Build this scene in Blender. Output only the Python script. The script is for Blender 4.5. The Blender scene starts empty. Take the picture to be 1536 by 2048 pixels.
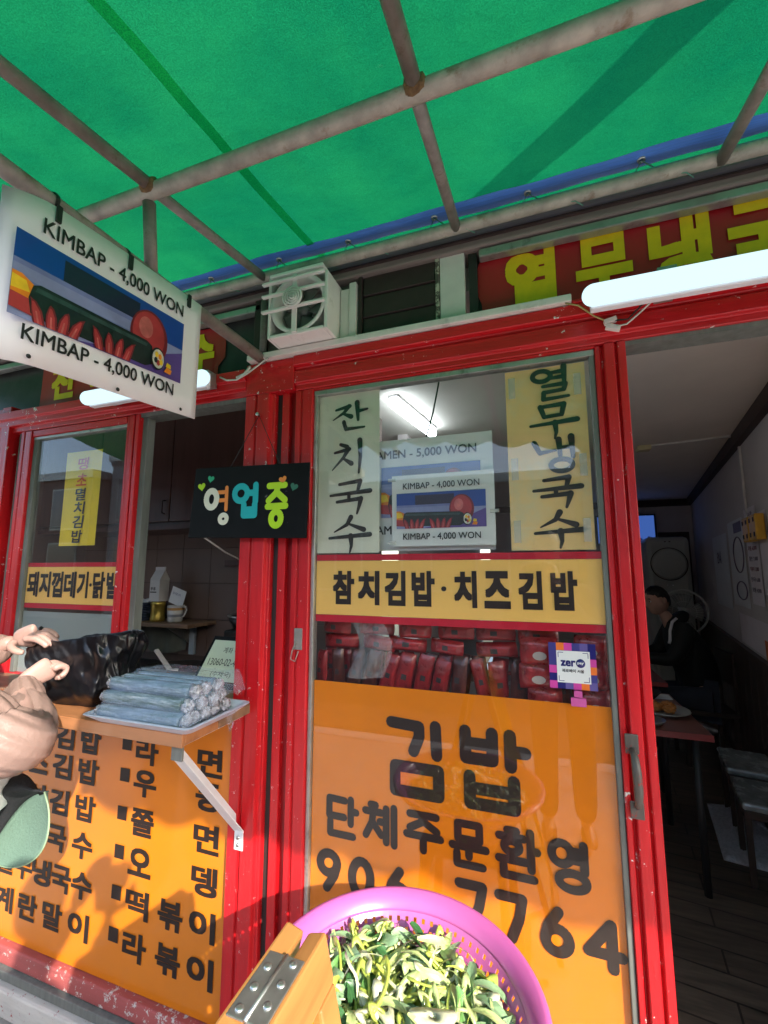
import bpy, bmesh, math, random
from mathutils import Vector, Matrix, noise as mnoise
random.seed(7)
SC = bpy.context.scene
COL = SC.collection
PI = math.pi
R = math.radians

# ------------------------------------------------------------------ camera
cam_d = bpy.data.cameras.new("camera")
cam = bpy.data.objects.new("camera", cam_d)
COL.objects.link(cam)
PITCH, YAW = R(7.56), R(19.3)
cam.location = (0, -1.2, 1.5)
cam.rotation_euler = (PI/2 + PITCH, 0, YAW)
cam_d.sensor_fit = 'VERTICAL'
cam_d.sensor_height = 24
cam_d.lens = 867/2048*24
cam_d.clip_start = 0.02
cam_d.clip_end = 400
SC.camera = cam
# ------------------------------------------------------------------ light
SUN = Vector((1.12, -1.0, 0.82)).normalized()
elev = math.asin(SUN.z)
w = bpy.data.worlds.new("World")
SC.world = w
w.use_nodes = True
nt = w.node_tree
bg = nt.nodes['Background']
sky = nt.nodes.new('ShaderNodeTexSky')
sky.sky_type = 'NISHITA'
sky.sun_disc = False
sky.sun_elevation = elev
sky.sun_rotation = math.atan2(SUN.x, SUN.y)
sky.dust_density = 1.5
nt.links.new(sky.outputs[0], bg.inputs[0])
bg.inputs[1].default_value = 0.15
sl = bpy.data.lights.new("sun", 'SUN')
sl.energy = 2.1
sl.angle = R(0.55)
sl.color = (1.0, 0.93, 0.82)
so = bpy.data.objects.new("sun", sl)
so.rotation_euler = SUN.to_track_quat('Z', 'Y').to_euler()
COL.objects.link(so)
so.location = (6, -8, 8)
SC.view_settings.view_transform = 'Standard'
SC.view_settings.look = 'None'
SC.view_settings.gamma = 1
SC.view_settings.use_curve_mapping = False
SC.view_settings.exposure = 2.08
try:
    SC.cycles.use_denoising = True
    SC.cycles.max_bounces = 10
    SC.cycles.transparent_max_bounces = 12
    SC.cycles.sample_clamp_indirect = 6
except Exception:
    pass

# ------------------------------------------------------------------ helpers
def tag(o, label=None, cat=None, group=None, kind=None):
    if label: o['label'] = label
    if cat: o['category'] = cat
    if group: o['group'] = group
    if kind: o['kind'] = kind
    return o

def empty(name, loc, label, cat, group=None, rz=0):
    o = bpy.data.objects.new(name, None)
    o.empty_display_size = 0.1
    COL.objects.link(o)
    o.location = loc
    o.rotation_euler = (0, 0, rz)
    return tag(o, label, cat, group)

def wloc(o):
    p = Vector(o.location)
    while o.parent:
        o = o.parent
        p = p + Vector(o.location)
    return p

def mob(name, vs, fs, mat, parent=None, smooth=False, mats=None, mi=None):
    """one mesh object from world-space data; its origin goes to its centre"""
    if not vs: return None
    lo = [min(v[i] for v in vs) for i in range(3)]
    hi = [max(v[i] for v in vs) for i in range(3)]
    c = Vector(((lo[0]+hi[0])/2, (lo[1]+hi[1])/2, lo[2] if parent is None else (lo[2]+hi[2])/2))
    me = bpy.data.meshes.new(name)
    me.from_pydata([Vector(v)-c for v in vs], [], fs)
    me.update()
    if mats:
        for m in mats: me.materials.append(m)
        if mi:
            me.polygons.foreach_set('material_index', mi)
    elif mat:
        me.materials.append(mat)
    if smooth:
        me.polygons.foreach_set('use_smooth', [True]*len(me.polygons))
    o = bpy.data.objects.new(name, me)
    COL.objects.link(o)
    if parent is not None:
        o.parent = parent
        o.location = c - wloc(parent)
    else:
        o.location = c
    return o

def fixn(o):
    bm = bmesh.new(); bm.from_mesh(o.data)
    bmesh.ops.recalc_face_normals(bm, faces=bm.faces)
    bm.to_mesh(o.data); bm.free()
    return o

def bevel(o, wd, seg=2):
    if wd <= 0: return o
    m = o.modifiers.new('b', 'BEVEL'); m.width = wd; m.segments = seg; m.limit_method = 'ANGLE'
    return o

BF = [(0,3,2,1),(4,5,6,7),(0,1,5,4),(1,2,6,5),(2,3,7,6),(3,0,4,7)]
def bxd(x0,x1,y0,y1,z0,z1):
    return [(x0,y0,z0),(x1,y0,z0),(x1,y1,z0),(x0,y1,z0),(x0,y0,z1),(x1,y0,z1),(x1,y1,z1),(x0,y1,z1)]
def box(name,x0,x1,y0,y1,z0,z1,mat,parent=None,bv=0.0):
    return bevel(mob(name,bxd(x0,x1,y0,y1,z0,z1),BF,mat,parent), bv)

def obox(name, c, ax, ay, az, mat, parent=None, bv=0.0):
    """box from a centre and three half-axis vectors"""
    c,ax,ay,az = map(Vector,(c,ax,ay,az))
    vs=[c-ax-ay-az,c+ax-ay-az,c+ax+ay-az,c-ax+ay-az,c-ax-ay+az,c+ax-ay+az,c+ax+ay+az,c-ax+ay+az]
    return bevel(fixn(mob(name,vs,BF,mat,parent)), bv)

def prism(name, prof, a0, a1, axis, mat, parent=None, bv=0.0):
    """closed profile extruded; axis 'z': profile is (x,y); axis 'x': profile is (y,z)"""
    n=len(prof)
    if axis=='z':
        vs=[(p[0],p[1],a0) for p in prof]+[(p[0],p[1],a1) for p in prof]
    elif axis=='x':
        vs=[(a0,p[0],p[1]) for p in prof]+[(a1,p[0],p[1]) for p in prof]
    else:
        vs=[(p[0],a0,p[1]) for p in prof]+[(p[0],a1,p[1]) for p in prof]
    fs=[tuple(range(n-1,-1,-1)),tuple(range(n,2*n))]+[(i,(i+1)%n,n+(i+1)%n,n+i) for i in range(n)]
    return bevel(fixn(mob(name,vs,fs,mat,parent)),bv,1)

def tubed(pts, r, n=10, caps=True):
    pts=[Vector(p) for p in pts]
    rs = r if isinstance(r,(list,tuple)) else [r]*len(pts)
    vs=[];fs=[]
    prev=None
    for i,p in enumerate(pts):
        if i==0: t=pts[1]-p
        elif i==len(pts)-1: t=p-pts[i-1]
        else: t=(pts[i+1]-p).normalized()+(p-pts[i-1]).normalized()
        t.normalize()
        if prev is None:
            a=Vector((0,0,1)) if abs(t.z)<.9 else Vector((1,0,0))
            u=t.cross(a).normalized()
        else:
            u=(prev-t*prev.dot(t)).normalized()
        prev=u
        v=t.cross(u)
        for k in range(n):
            an=2*PI*k/n
            vs.append(p+(u*math.cos(an)+v*math.sin(an))*rs[i])
    for i in range(len(pts)-1):
        for k in range(n):
            a=i*n+k;b=i*n+(k+1)%n
            fs.append((a,b,b+n,a+n))
    if caps:
        fs.append(tuple(range(n-1,-1,-1)))
        m=(len(pts)-1)*n
        fs.append(tuple(range(m,m+n)))
    return vs,fs
def tube(name,pts,r,mat,parent=None,n=10):
    vs,fs=tubed(pts,r,n)
    return mob(name,vs,fs,mat,parent,True)
def join(*ds):
    V=[];Fs=[]
    for vs,fs in ds:
        b=len(V);V+=list(vs);Fs+=[tuple(i+b for i in f) for f in fs]
    return V,Fs

def lathed(prof,c,n=32,ax='z'):
    """profile of (r, h)"""
    vs=[];fs=[]
    for r,h in prof:
        for k in range(n):
            a=2*PI*k/n
            if ax=='z': vs.append((c[0]+r*math.cos(a),c[1]+r*math.sin(a),c[2]+h))
            elif ax=='y': vs.append((c[0]+r*math.cos(a),c[1]+h,c[2]+r*math.sin(a)))
            else: vs.append((c[0]+h,c[1]+r*math.cos(a),c[2]+r*math.sin(a)))
    for i in range(len(prof)-1):
        for k in range(n):
            a=i*n+k;b=i*n+(k+1)%n
            fs.append((a,b,b+n,a+n))
    return vs,fs
def lathe(name,prof,c,mat,parent=None,n=32,ax='z',smooth=True):
    vs,fs=lathed(prof,c,n,ax)
    return fixn(mob(name,vs,fs,mat,parent,smooth))

def gridd(f,nu,nv):
    vs=[f(i/nu,j/nv) for j in range(nv+1) for i in range(nu+1)]
    fs=[(j*(nu+1)+i,j*(nu+1)+i+1,(j+1)*(nu+1)+i+1,(j+1)*(nu+1)+i) for j in range(nv) for i in range(nu)]
    return vs,fs
def grid(name,f,nu,nv,mat,parent=None,smooth=True):
    vs,fs=gridd(f,nu,nv)
    return mob(name,vs,fs,mat,parent,smooth)
def solid(o,t,off=0):
    m=o.modifiers.new('s','SOLIDIFY');m.thickness=t;m.offset=off
    return o

# ------------------------------------------------------------------ materials
def nd(m,t): return m.node_tree.nodes.new(t)
def lk(m,a,b): m.node_tree.links.new(a,b)
def ramp(m,src,stops):
    r=nd(m,'ShaderNodeValToRGB')
    e=r.color_ramp.elements
    while len(e)<len(stops): e.new(.5)
    for i,(p,c) in enumerate(stops):
        e[i].position=p; e[i].color=(*c,1) if len(c)==3 else c
    lk(m,src,r.inputs[0]); return r
def tex(m,scale,detail=4,rough=.6,stretch=None,coord='Object'):
    tc=nd(m,'ShaderNodeTexCoord')
    src=tc.outputs[coord]
    if coord=='World':
        pass
    if stretch:
        mp=nd(m,'ShaderNodeMapping');mp.inputs['Scale'].default_value=stretch
        lk(m,src,mp.inputs[0]);src=mp.outputs[0]
    n=nd(m,'ShaderNodeTexNoise');n.inputs['Scale'].default_value=scale
    n.inputs['Detail'].default_value=detail;n.inputs['Roughness'].default_value=rough
    lk(m,src,n.inputs['Vector'])
    return n
def mixc(m,fac,a,b,mode='MIX'):
    x=nd(m,'ShaderNodeMix');x.data_type='RGBA';x.blend_type=mode
    if isinstance(fac,(int,float)): x.inputs[0].default_value=fac
    else: lk(m,fac,x.inputs[0])
    for v,i in ((a,6),(b,7)):
        if isinstance(v,(tuple,list)): x.inputs[i].default_value=(*v[:3],1)
        else: lk(m,v,x.inputs[i])
    return x.outputs[2]
def mat(name,col,rough=.5,metal=0,var=.12,scale=14,bump=.0,bscale=60,coat=0,stretch=None,spec=.5,
        dirt=None,dirt_lo=.55,dirt_hi=.75,dscale=9,emis=None,es=0,sub=0):
    m=bpy.data.materials.new(name);m.use_nodes=True
    b=m.node_tree.nodes['Principled BSDF']
    b.inputs['Roughness'].default_value=rough;b.inputs['Metallic'].default_value=metal
    b.inputs['Specular IOR Level'].default_value=spec
    if coat:
        b.inputs['Coat Weight'].default_value=coat;b.inputs['Coat Roughness'].default_value=.06
    c=col
    n=tex(m,scale,5,.6,stretch)
    if var>0:
        hi=tuple(min(1,x*(1+var)) for x in col);lo=tuple(x*(1-var) for x in col)
        c=ramp(m,n.outputs[0],[(.3,lo),(.7,hi)]).outputs[0]
    if dirt:
        n2=tex(m,dscale,8,.7)
        f=ramp(m,n2.outputs[0],[(dirt_lo,(0,0,0)),(dirt_hi,(1,1,1))]).outputs[0]
        c=mixc(m,f,c,dirt)
    if isinstance(c,tuple): b.inputs['Base Color'].default_value=(*c,1)
    else: lk(m,c,b.inputs['Base Color'])
    if var>0:
        rr=nd(m,'ShaderNodeMapRange');rr.inputs[3].default_value=max(0,rough-.08);rr.inputs[4].default_value=min(1,rough+.1)
        lk(m,n.outputs[0],rr.inputs[0]);lk(m,rr.outputs[0],b.inputs['Roughness'])
    if bump>0:
        n3=tex(m,bscale,4,.6,stretch)
        bp=nd(m,'ShaderNodeBump');bp.inputs['Strength'].default_value=bump;bp.inputs['Distance'].default_value=.01
        lk(m,n3.outputs[0],bp.inputs['Height']);lk(m,bp.outputs[0],b.inputs['Normal'])
    if emis:
        b.inputs['Emission Color'].default_value=(*emis,1);b.inputs['Emission Strength'].default_value=es
    if sub:
        b.inputs['Subsurface Weight'].default_value=sub;b.inputs['Subsurface Radius'].default_value=(.01,.004,.002)
    return m
def paint(name,col,chip=(.75,.72,.68),rough=.28,thr=.668,grain=(3,3,.35)):
    """old brushed gloss paint with chips and grain"""
    m=bpy.data.materials.new(name);m.use_nodes=True
    b=m.node_tree.nodes['Principled BSDF']
    n=tex(m,7,6,.65,grain)
    base=ramp(m,n.outputs[0],[(.25,tuple(x*.72 for x in col)),(.55,col),(.8,tuple(min(1,x*1.2) for x in col))]).outputs[0]
    n2=tex(m,38,9,.75)
    n4=tex(m,3.1,3,.5)
    ad=nd(m,'ShaderNodeMath');ad.operation='MULTIPLY_ADD';lk(m,n4.outputs[0],ad.inputs[0]);ad.inputs[1].default_value=.28;lk(m,n2.outputs[0],ad.inputs[2])
    f=ramp(m,ad.outputs[0],[(thr+.105,(0,0,0)),(thr+.125,(1,1,1))]).outputs[0]
    c=mixc(m,f,base,chip)
    lk(m,c,b.inputs['Base Color'])
    rr=nd(m,'ShaderNodeMapRange');rr.inputs[3].default_value=rough-.1;rr.inputs[4].default_value=rough+.22
    lk(m,n.outputs[0],rr.inputs[0]);lk(m,rr.outputs[0],b.inputs['Roughness'])
    n3=tex(m,30,5,.6,grain)
    bp=nd(m,'ShaderNodeBump');bp.inputs['Strength'].default_value=.25;bp.inputs['Distance'].default_value=.006
    lk(m,n3.outputs[0],bp.inputs['Height']);lk(m,bp.outputs[0],b.inputs['Normal'])
    return m
def wood(name,col,dark,rough=.45,stretch=(1,14,14),scale=2.2,coat=.15):
    m=bpy.data.materials.new(name);m.use_nodes=True
    b=m.node_tree.nodes['Principled BSDF']
    n=tex(m,scale,8,.62,stretch)
    c=ramp(m,n.outputs[0],[(.25,dark),(.5,col),(.78,tuple(min(1,x*1.18) for x in col))]).outputs[0]
    n2=tex(m,5,6,.7)
    f=ramp(m,n2.outputs[0],[(.58,(0,0,0)),(.85,(.5,.5,.5))]).outputs[0]
    c=mixc(m,f,c,dark)
    lk(m,c,b.inputs['Base Color']);b.inputs['Roughness'].default_value=rough
    b.inputs['Coat Weight'].default_value=coat
    bp=nd(m,'ShaderNodeBump');bp.inputs['Strength'].default_value=.15;bp.inputs['Distance'].default_value=.004
    lk(m,n.outputs[0],bp.inputs['Height']);lk(m,bp.outputs[0],b.inputs['Normal'])
    return m
def glass(name,tint=(.985,.985,.98),ior=1.5,dirt=.004):
    m=bpy.data.materials.new(name);m.use_nodes=True
    t=m.node_tree;t.nodes.remove(t.nodes['Principled BSDF'])
    out=t.nodes['Material Output']
    tr=nd(m,'ShaderNodeBsdfTransparent');tr.inputs[0].default_value=(*tint,1)
    gl=nd(m,'ShaderNodeBsdfGlossy');gl.inputs['Roughness'].default_value=.0
    df=nd(m,'ShaderNodeBsdfDiffuse');df.inputs[0].default_value=(.6,.6,.58,1)
    fr=nd(m,'ShaderNodeFresnel')
    ge=nd(m,'ShaderNodeNewGeometry');mr_=nd(m,'ShaderNodeMapRange');mr_.inputs[3].default_value=ior;mr_.inputs[4].default_value=1/ior
    lk(m,ge.outputs['Backfacing'],mr_.inputs[0]);lk(m,mr_.outputs[0],fr.inputs[0])
    n=tex(m,6,6,.7)
    f=ramp(m,n.outputs[0],[(.4,(dirt*.4,)*3),(.75,(dirt*2.2,)*3)]).outputs[0]
    m0=nd(m,'ShaderNodeMixShader');lk(m,f,m0.inputs[0]);lk(m,tr.outputs[0],m0.inputs[1]);lk(m,df.outputs[0],m0.inputs[2])
    mx=nd(m,'ShaderNodeMixShader');lk(m,fr.outputs[0],mx.inputs[0]);lk(m,m0.outputs[0],mx.inputs[1]);lk(m,gl.outputs[0],mx.inputs[2])
    lk(m,mx.outputs[0],out.inputs[0])
    return m
def film(name,tint=(.8,.85,.9),amt=.35,rough=.15):
    """thin crinkled wrap"""
    m=bpy.data.materials.new(name);m.use_nodes=True
    t=m.node_tree;b=t.nodes['Principled BSDF'];out=t.nodes['Material Output']
    b.inputs['Base Color'].default_value=(*tint,1);b.inputs['Roughness'].default_value=rough
    n=tex(m,55,6,.7);bp=nd(m,'ShaderNodeBump');bp.inputs['Strength'].default_value=.9;bp.inputs['Distance'].default_value=.008
    lk(m,n.outputs[0],bp.inputs['Height']);lk(m,bp.outputs[0],b.inputs['Normal'])
    tr=nd(m,'ShaderNodeBsdfTransparent')
    mx=nd(m,'ShaderNodeMixShader');mx.inputs[0].default_value=amt
    lk(m,tr.outputs[0],mx.inputs[1]);lk(m,b.outputs[0],mx.inputs[2]);lk(m,mx.outputs[0],out.inputs[0])
    return m
def canvas_mat(name,col,tcol,edge=.6):
    m=bpy.data.materials.new(name);m.use_nodes=True
    t=m.node_tree;t.nodes.remove(t.nodes['Principled BSDF']);out=t.nodes['Material Output']
    n=tex(m,2.2,7,.62);n2=tex(m,420,2,.5)
    c1=ramp(m,n.outputs[0],[(.3,tuple(x*.72 for x in col)),(.7,tuple(x*1.2 for x in col))]).outputs[0]
    c2=ramp(m,n.outputs[0],[(.3,(tcol[0]*.5,tcol[1]*.72,tcol[2]*.85)),(.7,(tcol[0]*4,tcol[1]*1.25,tcol[2]*1.02))]).outputs[0]
    f=ramp(m,n2.outputs[0],[(.35,(.7,.7,.7)),(.65,(1.1,1.1,1.1))]).outputs[0]
    c2=mixc(m,1.0,c2,f,'MULTIPLY')
    n5=tex(m,3.3,9,.72,(1,2.2,1));sf=ramp(m,n5.outputs[0],[(.60,(0,0,0)),(.78,(.55,.55,.55))]).outputs[0]
    c2=mixc(m,sf,c2,tuple(x*.45 for x in tcol))
    n6=tex(m,9,10,.8,(.6,3,1));s6=ramp(m,n6.outputs[0],[(.665,(0,0,0)),(.70,(.5,.5,.5))]).outputs[0]
    c1=mixc(m,s6,c1,(.35,.45,.38))
    d=nd(m,'ShaderNodeBsdfDiffuse');lk(m,c1,d.inputs[0])
    tl=nd(m,'ShaderNodeBsdfTranslucent');lk(m,c2,tl.inputs[0])
    mx=nd(m,'ShaderNodeMixShader');mx.inputs[0].default_value=edge
    lk(m,d.outputs[0],mx.inputs[1]);lk(m,tl.outputs[0],mx.inputs[2]);lk(m,mx.outputs[0],out.inputs[0])
    bp=nd(m,'ShaderNodeBump');bp.inputs['Strength'].default_value=.3;bp.inputs['Distance'].default_value=.003
    lk(m,n2.outputs[0],bp.inputs['Height'])
    n7=tex(m,4.5,5,.55,(1,1.7,1));bq=nd(m,'ShaderNodeBump');bq.inputs['Strength'].default_value=.18;bq.inputs['Distance'].default_value=.05
    lk(m,n7.outputs[0],bq.inputs['Height']);lk(m,bp.outputs[0],bq.inputs['Normal'])
    lk(m,bq.outputs[0],d.inputs['Normal']);lk(m,bq.outputs[0],tl.inputs['Normal'])
    return m
def emit(name,col,s):
    m=bpy.data.materials.new(name);m.use_nodes=True
    t=m.node_tree;t.nodes.remove(t.nodes['Principled BSDF'])
    e=nd(m,'ShaderNodeEmission');e.inputs[0].default_value=(*col,1);e.inputs[1].default_value=s
    lk(m,e.outputs[0],t.nodes['Material Output'].inputs[0]);return m

M_red=paint('red_gloss_paint',(.60,.009,.015))
M_redh=paint('red_gloss_paint_rail',(.60,.009,.015),grain=(.35,3,3))
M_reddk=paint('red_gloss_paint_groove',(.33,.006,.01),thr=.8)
M_alu=mat('weathered_aluminium',(.42,.42,.39),.4,.7,var=.2,dirt=(.2,.18,.15),dscale=20)
M_dkgap=mat('dark_channel',(.03,.024,.022),.6)
M_rub=mat('grey_gasket',(.16,.17,.155),.6,var=.25,stretch=(3,3,.4))
M_orange=mat('orange_vinyl_sheet',(.72,.205,.004),.32,var=.05,scale=3,coat=.2,bump=.02,bscale=4,dirt=(.55,.17,.01),dirt_lo=.66,dirt_hi=.8,dscale=24)
M_yel=mat('yellow_vinyl_sheet',(.93,.55,.15),.5,var=.04,scale=3,spec=.1)
M_redstrip=mat('crimson_vinyl_strip',(.55,.012,.035),.5,var=.06,spec=.2)
M_ink=mat('dark_brown_lettering',(.022,.013,.011),.45,var=.15,spec=.3)
M_black=mat('black_print',(.012,.012,.014),.45)
M_brush=mat('black_brush_ink',(.014,.014,.012),.6)
M_signred=mat('red_banner_vinyl',(.42,.012,.018),.4,var=.1,scale=5)
M_signyel=mat('yellow_banner_print',(.86,.58,.006),.45,var=.08,scale=25)
M_white=mat('white_board',(.86,.83,.87),.45,var=.04,scale=4)
M_paper=mat('white_paper',(.74,.74,.73),.7,var=.03)
M_papergn=mat('pale_green_paper',(.72,.70,.57),.7,var=.05,scale=5,bump=.05,bscale=8)
M_paperyl=mat('faded_yellow_paper',(.86,.57,.24),.7,var=.08,scale=4,bump=.08,bscale=7,dirt=(.72,.62,.38),dirt_lo=.5,dirt_hi=.7,dscale=5)
M_paperyl2=mat('bright_yellow_paper',(.80,.56,.02),.6,var=.05)
M_glass=glass('window_glass',ior=1.46)
M_orange2=mat('orange_vinyl_under_glass',(.75,.21,.004),.5,var=.05,scale=3,spec=.1,dirt=(.55,.17,.01),dirt_lo=.66,dirt_hi=.8,dscale=24)
M_pipe=mat('rusted_grey_steel_pipe',(.27,.235,.21),.55,.1,var=.3,scale=18,bump=.25,bscale=40,dirt=(.12,.055,.025),dirt_lo=.56,dirt_hi=.72,dscale=13)
M_pipel=mat('pale_galvanised_pipe',(.40,.36,.31),.55,.1,var=.3,scale=18,bump=.25,bscale=40,dirt=(.2,.11,.05),dirt_lo=.58,dirt_hi=.74,dscale=15)
M_weld=mat('rusty_weld',(.23,.13,.06),.8,.2,var=.5,scale=60,bump=.6,bscale=90)
M_green=canvas_mat('green_tarpaulin',(.004,.17,.075),(.002,.145,.058))
M_seam=canvas_mat('green_tarpaulin_seam',(.006,.12,.06),(.12,.85,.5),.8)
M_blue=mat('blue_hem_tape',(.10,.27,.85),.5,var=.22,scale=9,stretch=(.3,14,3),bump=.15,bscale=9)
M_cord=mat('green_cord',(.12,.3,.22),.7)
M_soffit=mat('brown_grey_fascia_metal',(.22,.17,.155),.5,0,var=.2,stretch=(.2,6,6))
M_plastic=mat('off_white_plastic',(.82,.76,.72),.45,var=.06,scale=10,dirt=(.4,.36,.29),dirt_lo=.58,dirt_hi=.8,dscale=12)
M_whiteboard=mat('old_white_panel',(.74,.68,.63),.55,var=.07,dirt=(.4,.37,.32),dirt_lo=.6,dirt_hi=.8,dscale=8)
M_brown=mat('brown_louvre_metal',(.05,.032,.03),.5,0,var=.2,spec=.25)
M_dkglass=mat('dark_transom_glass',(.05,.047,.045),.3,var=.2,spec=.15)
M_lamp=emit('lit_lamp_diffuser',(.66,.91,1.0),.30)
M_lampin=emit('lit_ceiling_tube',(.82,.95,1.0),4.0)
M_steel=mat('stainless_steel',(.55,.55,.53),.3,.9,var=.1)
M_zinc=mat('zinc_plated_hinge',(.45,.44,.42),.33,.85,var=.22,scale=25)
M_wire=mat('white_wire',(.6,.58,.52),.5)
M_wireb=mat('black_wire',(.02,.02,.02),.5)
M_zip=mat('black_cable_tie',(.012,.012,.012),.4)
M_counter=wood('varnished_counter_wood',(.40,.17,.07),(.22,.08,.035),.4,(1.1,12,12))
M_counterold=wood('worn_counter_wood',(.25,.15,.085),(.12,.07,.04),.6,(1.1,12,12))
M_frame=wood('orange_varnished_wood',(.46,.20,.058),(.32,.11,.03),.38,(14,1,14),1.6,.3)
M_conc=mat('concrete_pavement',(.45,.43,.40),.85,var=.18,scale=5,bump=.4,bscale=120,dirt=(.2,.19,.17),dirt_lo=.55,dirt_hi=.75,dscale=3)
M_base=paint('chipped_white_kerb_paint',(.62,.6,.56),(.34,.05,.05),.6,.655,(.6,3,3))
M_basered=paint('faded_red_sill_paint',(.40,.09,.085),(.6,.57,.53),.5,.62,(.5,3,3))
M_skin=mat('skin',(.56,.33,.25),.5,var=.08,scale=20,sub=.08)
M_skinp=mat('pale_skin',(.40,.25,.215),.5,var=.08,scale=25,sub=.08,bump=.08,bscale=90)
M_asph=mat('street_asphalt',(.055,.053,.05),.85,var=.25,scale=30,bump=.3,bscale=160)
M_hndl=paint('worn_handle_metal',(.10,.085,.075),(.33,.02,.02),.35,.62)
# ------------------------------------------------------------------ lettering
_gc={}
def glyphs(body):
    if body in _gc: return _gc[body]
    c=bpy.data.curves.new('t','FONT');c.body=body;c.size=1;c.resolution_u=3
    o=bpy.data.objects.new('t',c);COL.objects.link(o)
    dg=bpy.context.evaluated_depsgraph_get()
    me=bpy.data.meshes.new_from_object(o.evaluated_get(dg))
    vs=[(v.co.x,v.co.y) for v in me.vertices];fs=[tuple(p.vertices) for p in me.polygons]
    bpy.data.objects.remove(o);bpy.data.curves.remove(c);bpy.data.meshes.remove(me)
    _gc[body]=(vs,fs);return vs,fs
def offs(r,mode):
    if r<=0: return [(0,0)]
    if mode=='sq': return [(0,0),(r,r),(r,-r),(-r,r),(-r,-r),(0,r),(0,-r),(r,0),(-r,0)]
    return [(0,0)]+[(r*math.cos(2*PI*k/12),r*math.sin(2*PI*k/12)) for k in range(12)]
FU,FV=Vector((1,0,0)),Vector((0,0,1))
def textd(body,org,w,h,u=FU,v=FV,bold=0,mode='sq',lift=3e-5,slant=0):
    """flat lettering fitted into a w by h rectangle whose lower left corner is org"""
    vs,fs=glyphs(body)
    x0=min(p[0] for p in vs)-bold;x1=max(p[0] for p in vs)+bold
    y0=min(p[1] for p in vs)-bold;y1=max(p[1] for p in vs)+bold
    sx=w/(x1-x0);sy=h/(y1-y0);n=u.cross(v).normalized()
    V=[];Fs=[]
    for k,(dx,dy) in enumerate(offs(bold,mode)):
        b=len(V)
        for p in vs:
            a=(p[0]+dx-x0)*sx;c=(p[1]+dy-y0)*sy
            V.append(Vector(org)+u*(a+slant*c)+v*c+n*(lift*k))
        Fs+=[tuple(i+b for i in f) for f in fs]
    return V,Fs
def text(name,body,org,w,h,m,parent,**k):
    vs,fs=textd(body,org,w,h,**k)
    o=mob(name,vs,fs,m,parent)
    return o
def ftext(name,body,x0,z0,x1,z1,y,m,parent,**k):
    return text(name,body,(x0,y,z0),x1-x0,z1-z0,m,parent,**k)
# stroke lettering: polylines in a unit box, width w0 -> w1, rounded ends
def arc(cx,cy,rx,ry,a0=0,a1=360,n=24):
    return [(cx+rx*math.cos(R(a0+(a1-a0)*i/n)),cy+ry*math.sin(R(a0+(a1-a0)*i/n))) for i in range(n+1)]
def stroked(strokes,org,w,h,wd,u=FU,v=FV,lift=4e-5,taper=None,cap=True,k0=0):
    n=u.cross(v).normalized();V=[];Fs=[];k=k0
    org=Vector(org)
    for st in strokes:
        tp=taper
        if isinstance(st,dict): tp=st.get('t',taper);pl=st['p']
        else: pl=st
        P2=[Vector((p[0]*w,p[1]*h)) for p in pl]
        m=len(P2)
        L=[0]
        for i in range(1,m): L.append(L[-1]+(P2[i]-P2[i-1]).length)
        tot=L[-1] or 1
        def wid(i):
            f=L[i]/tot
            return (wd/2)*(1 if not tp else tp[0]+(tp[1]-tp[0])*f)
        for i in range(m-1):
            a,b=P2[i],P2[i+1];d=(b-a)
            if d.length<1e-9: continue
            d.normalize();q=Vector((-d.y,d.x));wa,wb=wid(i),wid(i+1);s=len(V)
            for p,ww,sg in((a,wa,1),(a,wa,-1),(b,wb,-1),(b,wb,1)):
                t=p+q*ww*sg;V.append(org+u*t.x+v*t.y+n*(lift*k))
            Fs.append((s,s+1,s+2,s+3));k+=1
        if cap:
            for i in range(m):
                ww=wid(i);s=len(V);N=10
                for j in range(N):
                    an=2*PI*j/N
                    V.append(org+u*(P2[i].x+ww*math.cos(an))+v*(P2[i].y+ww*math.sin(an))+n*(lift*k))
                Fs.append(tuple(range(s,s+N)));k+=.3
    return V,Fs
sq=lambda x0,y0,x1,y1:[(x0,y0),(x1,y0),(x1,y1),(x0,y1),(x0,y0)]
G={}
G['김']=[[(.0,1),(.56,.97),(.56,.82),(.45,.60)],[(.88,1),(.90,.58)],sq(.08,.0,.93,.36)]
G['밥']=[[(.0,1),(.0,.62),(.46,.62),(.46,1)],[(.0,.83),(.46,.83)],[(.76,1),(.76,.57)],[(.76,.78),(1,.78)],[(.06,.37),(.06,.0),(.80,.0),(.80,.37)],[(.06,.21),(.80,.21)]]
G['단']=[[(.6,.93),(.08,.95),(.08,.5),(.58,.5)],[(.8,.98),(.8,.36)],[(.8,.68),(.98,.68)],[(.12,.36),(.12,.05),(.88,.05)]]
G['체']=[[(.2,.97),(.36,.97)],[(.02,.79),(.54,.79)],[(.28,.79),(.24,.5),(.04,.14)],[(.27,.5),(.54,.2)],[(.5,.55),(.66,.55)],[(.7,.92),(.7,.04)],[(.95,.97),(.95,.0)]]
G['주']=[[(.1,.95),(.88,.95)],[(.5,.95),(.44,.75),(.1,.56)],[(.52,.78),(.9,.56)],[(.0,.38),(1,.38)],[(.5,.38),(.5,.0)]]
G['문']=[sq(.18,.6,.82,.95),[(.0,.43),(1,.43)],[(.5,.43),(.5,.22)],[(.14,.27),(.14,.03),(.9,.03)]]
G['환']=[[(.24,.98),(.48,.98)],[(.02,.84),(.66,.84)],arc(.35,.64,.2,.12),[(.35,.5),(.35,.4)],[(.0,.36),(.7,.36)],[(.84,1),(.84,.22)],[(.84,.62),(1,.62)],[(.12,.24),(.12,.03),(.9,.03)]]
G['영']=[arc(.3,.74,.26,.22),[(.88,.98),(.88,.42)],[(.6,.82),(.88,.82)],[(.6,.64),(.88,.64)],arc(.56,.19,.36,.17)]
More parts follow.
